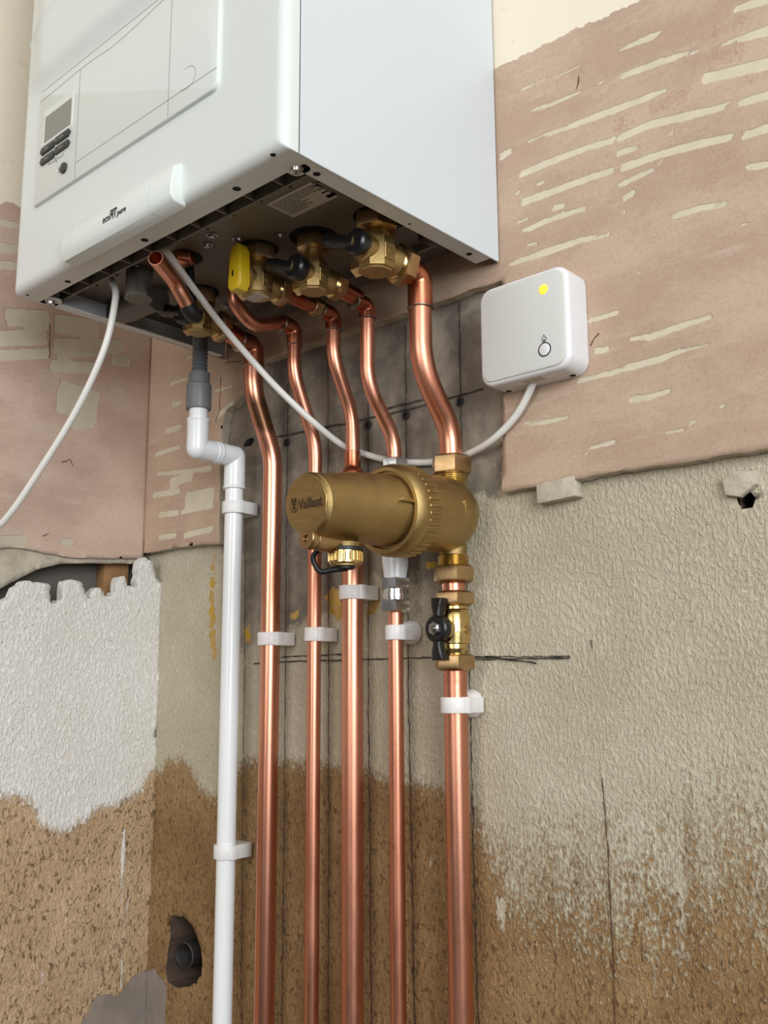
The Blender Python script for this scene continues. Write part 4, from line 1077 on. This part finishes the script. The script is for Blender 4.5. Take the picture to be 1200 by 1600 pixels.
p4b = thing('copper_pipe', 'thin copper pipe running down from the chrome coupling nuts', 'pipe', (X4, YP, 0), pg)
m = MB(); tube(m, [(X4, YP, v4(954)), (X4, YP, 0)], R15, 28); finish('straight_tube', m, 'copper', p4b)

# ------------------------------------------------------------------ pipe clips
def clip(X, Y, py, r, label, h=.0145, body='nylon', dome=.0068):
    z = zat(X, Y-r, py); root = thing('pipe_clip', label, 'clip', (X, -.002, z-h/2), 'plastic pipe clips')
    ro = r+.0032; n = 18
    out = [(ro*math.cos(a), -ro*math.sin(a)*1.0) for a in np.linspace(0, math.pi, n)]
    inn = [(r*1.01*math.cos(a), -r*1.01*math.sin(a)) for a in np.linspace(math.pi, 0, n)]
    back = -Y-.0016
    # wrap: outer arc in front, straight cheeks to the wall, hole for the pipe
    m = MB(); yb = back
    def lay(zv, poly): return [(X+a, Y+b, zv) for a, b in poly]
    full_in = [(r*1.01*math.cos(a), -r*1.01*math.sin(a)) for a in np.linspace(0, 2*math.pi, 37)[:-1]]
    outer = []
    for a in np.linspace(0, 2*math.pi, 37)[:-1]:
        cx, sy = math.cos(a), -math.sin(a)
        if sy <= 0: outer.append((ro*cx, ro*sy))
        else:
            k = ro/max(abs(cx), sy*ro/(max(yb, ro)), 1e-6) if True else ro
            px_ = max(-ro, min(ro, cx*k)); py_ = min(max(yb, ro*.6), sy*k)
            outer.append((px_, py_))
    N = 36
    zl = [z-h/2, z-h/2+.001, z+h/2-.001, z+h/2]; sc_ = [.97, 1, 1, .97]
    vs = []
    for zv, s_ in zip(zl, sc_): vs += [(X+a*s_, Y+(b*s_ if b < 0 else b), zv) for a, b in outer]
    for zv in (zl[0], zl[-1]): vs += [(X+a, Y+b, zv) for a, b in full_in]
    fs = []
    for L_ in range(3):
        for k in range(N): fs.append([L_*N+k, L_*N+(k+1) % N, (L_+1)*N+(k+1) % N, (L_+1)*N+k])
    for k in range(N):
        k2 = (k+1) % N
        fs += [[k, 4*N+k, 4*N+k2, k2], [3*N+k, 3*N+k2, 5*N+k2, 5*N+k], [4*N+k, 5*N+k, 5*N+k2, 4*N+k2]]
    m.add(vs, fs); finish('collar', m, body, root)
    m = MB(); box(m, (X+ro*.55, Y-.004, z-h/2-.0004), (X+ro+.0022, Y+.004, z+h/2+.0004), .001); finish('latch', m, body, root)
    m = MB(); lathe(m, (X, -.0005-.0012, z+.001), NF, [(0, dome), (.003, dome), (max(.0045, -Y-r-.002), dome*.8)], 28); finish('base', m, body, root)
XW, YW = -.199, -.0305
clip(X1, YP, 998, R22, 'white nylon clip on the thick copper pipe next to the white waste pipe')
clip(X2, YP, 991, R15, 'small white nylon clip on the thin copper pipe left of the gas pipe')
clip(X3, YP, 925, R22, 'white nylon clip just under the filter drain, highest of the copper pipe clips')
clip(X4, YP, 988, R15, 'small white nylon clip right below the chrome coupling nuts', dome=.0125)
clip(X5, YP, 1102, R22, 'white nylon clip under the ball valve, lowest of the copper pipe clips', dome=.0135)
MAT['clip_white'] = simple('white_clip', (226, 226, 224), .4, var=.02)
RW = .01085
clip(XW, YW, 792, RW, 'white plastic clip at the top of the white waste pipe', .0145, 'clip_white')
clip(XW, YW, 1332, RW, 'white plastic clip low down on the white waste pipe', .0150, 'clip_white')

# ------------------------------------------------------------------ condensate hose and waste pipe
YU = -.0870
ze1 = zat(XW, YU, 702); ze2 = zat(XW, YW, 722)
ze_ = (ze1+ze2)/2+.004
waste = thing('waste_pipe', 'white plastic overflow pipe with two elbows running down the wall', 'pipe', (XW, YW, 0))
m = MB(); tube(m, [(XW, YW, ze_), (XW, YW, 0)], RW, 32); finish('straight_tube', m, 'pvc', waste)
rs = .0128
def welbow(p, q, c, name='elbow'):
    m = MB(); tube(m, [p, c], rs, 32); tube(m, [c, q], rs, 32); sphere(m, c, rs, 32, 20)
    for e, d in ((p, (Vector(c)-Vector(p)).normalized()), (q, (Vector(c)-Vector(q)).normalized())):
        lathe(m, Vector(e)-d*.0006, d, [(0, rs*.98), (.0006, rs+.0006), (.003, rs+.0006), (.004, rs)], 32)
    return finish(name, m, 'pvc', waste)
zu = zat(XW, YU, 655)
welbow((XW, YU, zu), (XW, (YU+YW)/2-.002, ze_), (XW, YU, ze_))
welbow((XW, (YU+YW)/2+.001, ze_), (XW, YW, zat(XW, YW, 764)), (XW, YW, ze_))
m = MB(); tube(m, [(XW, YU, zu-.01), (XW, YU, zat(XW, YU, 630))], RW, 32); finish('spigot', m, 'pvc', waste)
hose = thing('condensate_hose', 'grey corrugated condensate hose pushed onto the white waste pipe', 'hose', (XW, YU, zat(XW, YU, 640)))
za, zb_, zcx = zat(XW, YU, 640), zat(XW, YU, 600), zat(XW, YU, 582)
m = MB(); lathe(m, (XW, YU, za), UZ, [(0, .0125), (0, .0146), (.001, .0150), (zb_-za-.002, .0146), (zb_-za, .0126), (zcx-za-.001, .0122), (zcx-za, .0110)], 32); finish('adapter', m, 'grey_rubber', hose)
m = MB(); zt_ = zat(XW, YU, 520); n = 26; pts = []; rs_ = []
top = Vector(atZ(300, 488, ZB+.010)); base_ = Vector((XW, YU, zcx-.001))
pl = smooth_path([base_, base_+Vector((0, 0, .03)), Vector((XW+.001, YU-.002, zt_)), Vector((XW-.004, YU-.010, zt_+.022)), Vector((XW-.02, YU-.012, ZP-.008))], 26)
for i, p in enumerate(pl): pts.append(p); rs_.append(.0094 if i % 4 < 2 else .0080)
tube(m, pts, rs_, 24); finish('corrugated_tube', m, 'corrugated', hose)

# ------------------------------------------------------------------ cables
def cable(name, pts, r, label):
    m = MB(); P = smooth_path(pts, 14); tube(m, P, r, 16)
    return tag(finish(name, m, 'cable', loc=tuple(P[0])), label, 'cable')
A_ = lambda px, py, Y: tuple(atY(px, py, Y))
ce = np.array(A_(-60, 880, -.29)); cx_ = max(ce[0], XC+.03)
cable('electric_cable', [A_(160, 415, -.2300), A_(177, 444, -.2330), A_(180, 470, -.235), A_(163, 545, -.240), A_(120, 640, -.248), A_(60, 738, -.262), A_(8, 812, -.275), (cx_, ce[1], ce[2]), (cx_+.02, ce[1]-.05, ce[2]-.14), (cx_+.04, ce[1]-.07, ce[2]-.45), (cx_+.05, ce[1]-.08, .30), (cx_+.06, ce[1]-.09, .006)], .0036,
      'white cable hanging loose from the boiler to the left edge')
cable('electric_cable', [A_(832, 588, -.024), A_(830, 606, -.022), A_(806, 650, -.019), A_(770, 687, -.0175), A_(735, 708, -.010), A_(700, 719, -.0048), A_(650, 723, -.0052), A_(606, 719, -.0075), A_(560, 706, -.0105), A_(530, 692, -.020), A_(490, 660, -.052), A_(440, 613, -.083), A_(400, 570, -.105), A_(345, 506, -.150), A_(300, 447, -.195), A_(262, 394, -.2350), A_(250, 372, -.2400)], .0036,
      'white cable sagging behind the pipes from the boiler to the wireless receiver')

# ------------------------------------------------------------------ receiver
rx0, rx1, rz0, rz1 = .1810, .2795, 1.6262, 1.7235
ryf = -.0460
rec = thing('wireless_receiver', 'square white receiver box with a glowing amber light beside the boiler', 'receiver', ((rx0+rx1)/2, YB, rz0))
m = MB(); bm_poly = rrect(rx0, rz0, rx1, rz1, .0135, 8)
prism(m, bm_poly, (0, YB-.0006, 0), UX, UZ, NF, YB-.0006-ryf-.0008, .0045, 4)
finish('housing', m, 'receiver', rec, angle=50)
m = MB(); prism(m, rrect(rx0+.0035, rz0+.0035, rx1-.0035, rz1-.0035, .0115, 8), (0, ryf+.003, 0), UX, UZ, NF, .0036, .0008, 2)
fp = finish('front_plate', m, 'receiver_face', rec, angle=50)
ysr = ryf-.0006
RF = lambda px, py: F(px, py, ysr)
c = RF(849, 452); m = MB(); lathe(m, (c[0], ysr+.001, c[1]), NF, [(0, .0048), (.0012, .0048), (.0016, .0036)], 24); finish('indicator_light', m, 'amber', rec, label='glowing amber light')
c = RF(851, 546); m = MB(); lathe(m, (c[0], ysr+.001, c[1]), NF, [(0, .0056), (.0014, .0056), (.0018, .0048)], 28); bt = finish('button', m, 'receiver', rec)
m = MB(); lathe(m, (c[0], ysr+.0002, c[1]), NF, [(0, .0068), (.0005, .0068), (.0005, .0057)], 32, close1=False); finish('button_ring', m, 'print', bt)
c = RF(850, 529); m = MB()
fo_ = [(0, .0042), (.0010, .0022), (.0026, .0002), (.0026, -.0018), (.0012, -.0034), (-.0012, -.0034), (-.0026, -.0018), (-.0026, .0002), (-.0010, .0022)]
fi_ = [(a*.72, b*.72-.0003) for a, b in fo_]; nn = len(fo_)
m.add([(c[0]+a, ysr-.0001, c[1]+b) for a, b in fo_+fi_], [[k, (k+1) % nn, nn+(k+1) % nn, nn+k] for k in range(nn)])
sm = [(a*.36, b*.36-.0014) for a, b in fo_]; m.add([(c[0]+a, ysr-.0001, c[1]+b) for a, b in sm], [list(range(nn))])
finish('flame_symbol', m, 'print', fp)
m = MB(); box(m, (.222, -.040, rz0-.0003), (.244, -.028, rz0+.0004)); finish('label_sticker', m, 'label', rec)
m = MB()
for x in (.196, .266):
    m = MB(); lathe(m, (x, -.020, rz0-.0003), UZ, [(0, .0028), (.0006, .0028)], 14); finish('screw_recess', m, 'void', rec)

# ------------------------------------------------------------------ small things on the wall
pw = 'drilled wall plugs in a row'
for (px, py, lb) in ((720, 628, 'dark wall plug left of the white receiver box'), (635, 649, 'dark wall plug just left of the thick bent pipe above the filter'),
                     (576, 664, 'dark wall plug between the gas pipe and the pipe entering the chrome nut'), (449, 692, 'dark wall plug just left of the second copper pipe')):
    w = atY(px, py, 0); root = thing('wall_plug', lb, 'plug', (w[0], 0, w[2]), pw)
    m = MB(); lathe(m, (w[0], .001, w[2]), NF, [(0, .0048), (.0030, .0048), (.0036, .0040), (.0030, .0032), (.0022, .0030)], 18, close1=False); finish('sleeve', m, 'rust', root)
    m = MB(); lathe(m, (w[0], .001, w[2]), NF, [(0, .0031), (.0026, .0031)], 14); finish('bore', m, 'void', root)
w0 = atY(388, 690, -.002); m = MB()
prism(m, [(w0[0]-.009, w0[2]-.004), (w0[0]-.003, w0[2]+.003), (w0[0]+.006, w0[2]+.004), (w0[0]+.009, w0[2]+.001), (w0[0]+.003, w0[2]-.005)], (0, .001, 0), UX, UZ, NF, .004, .0008)
tag(finish('wall_plug', m, 'void', loc=tuple(w0)), 'torn dark plug hole beside the bend of the thick left pipe', 'plug')
# offcut of board jammed under the right board
a0 = atY(842, 785, -.010); a1 = atY(905, 757, -.010); m = MB()
box(m, (a0[0], -.014, a0[2]-.001), (a1[0]-.002, .001, a0[2]+.018), .0015, 2, Matrix.Rotation(math.radians(-3), 3, 'Y'))
tag(finish('board_offcut', m, 'board_core', loc=tuple(a0)), 'small pale offcut wedged under the right board edge', 'offcut')
# loose flap of plaster at the right-hand hole
w = atY(1160, 752, -.004); m = MB()
prism(m, [(-.014, -.010), (-.002, -.013), (.012, -.004), (.014, .007), (-.004, .009), (-.016, .004)], (w[0], -.001, w[2]), UX, UZ, NF, .006, .002, 2)
tag(finish('plaster_flake', m, 'board_core', loc=tuple(w)), 'loose plaster flake above the small hole on the right', 'plaster')
# old pipe end in the lower left hole
w = atY(284, 1492, .012); m = MB()
lathe(m, (w[0], .064, w[2]), (.1, -1, 0), [(0, .016), (.052, .016), (.053, .0145), (.050, .0130), (.02, .0125)], 28)
tag(finish('old_pipe_end', m, 'rust', loc=(w[0], .064, w[2])), 'dark old pipe end inside the hole at bottom left', 'pipe')
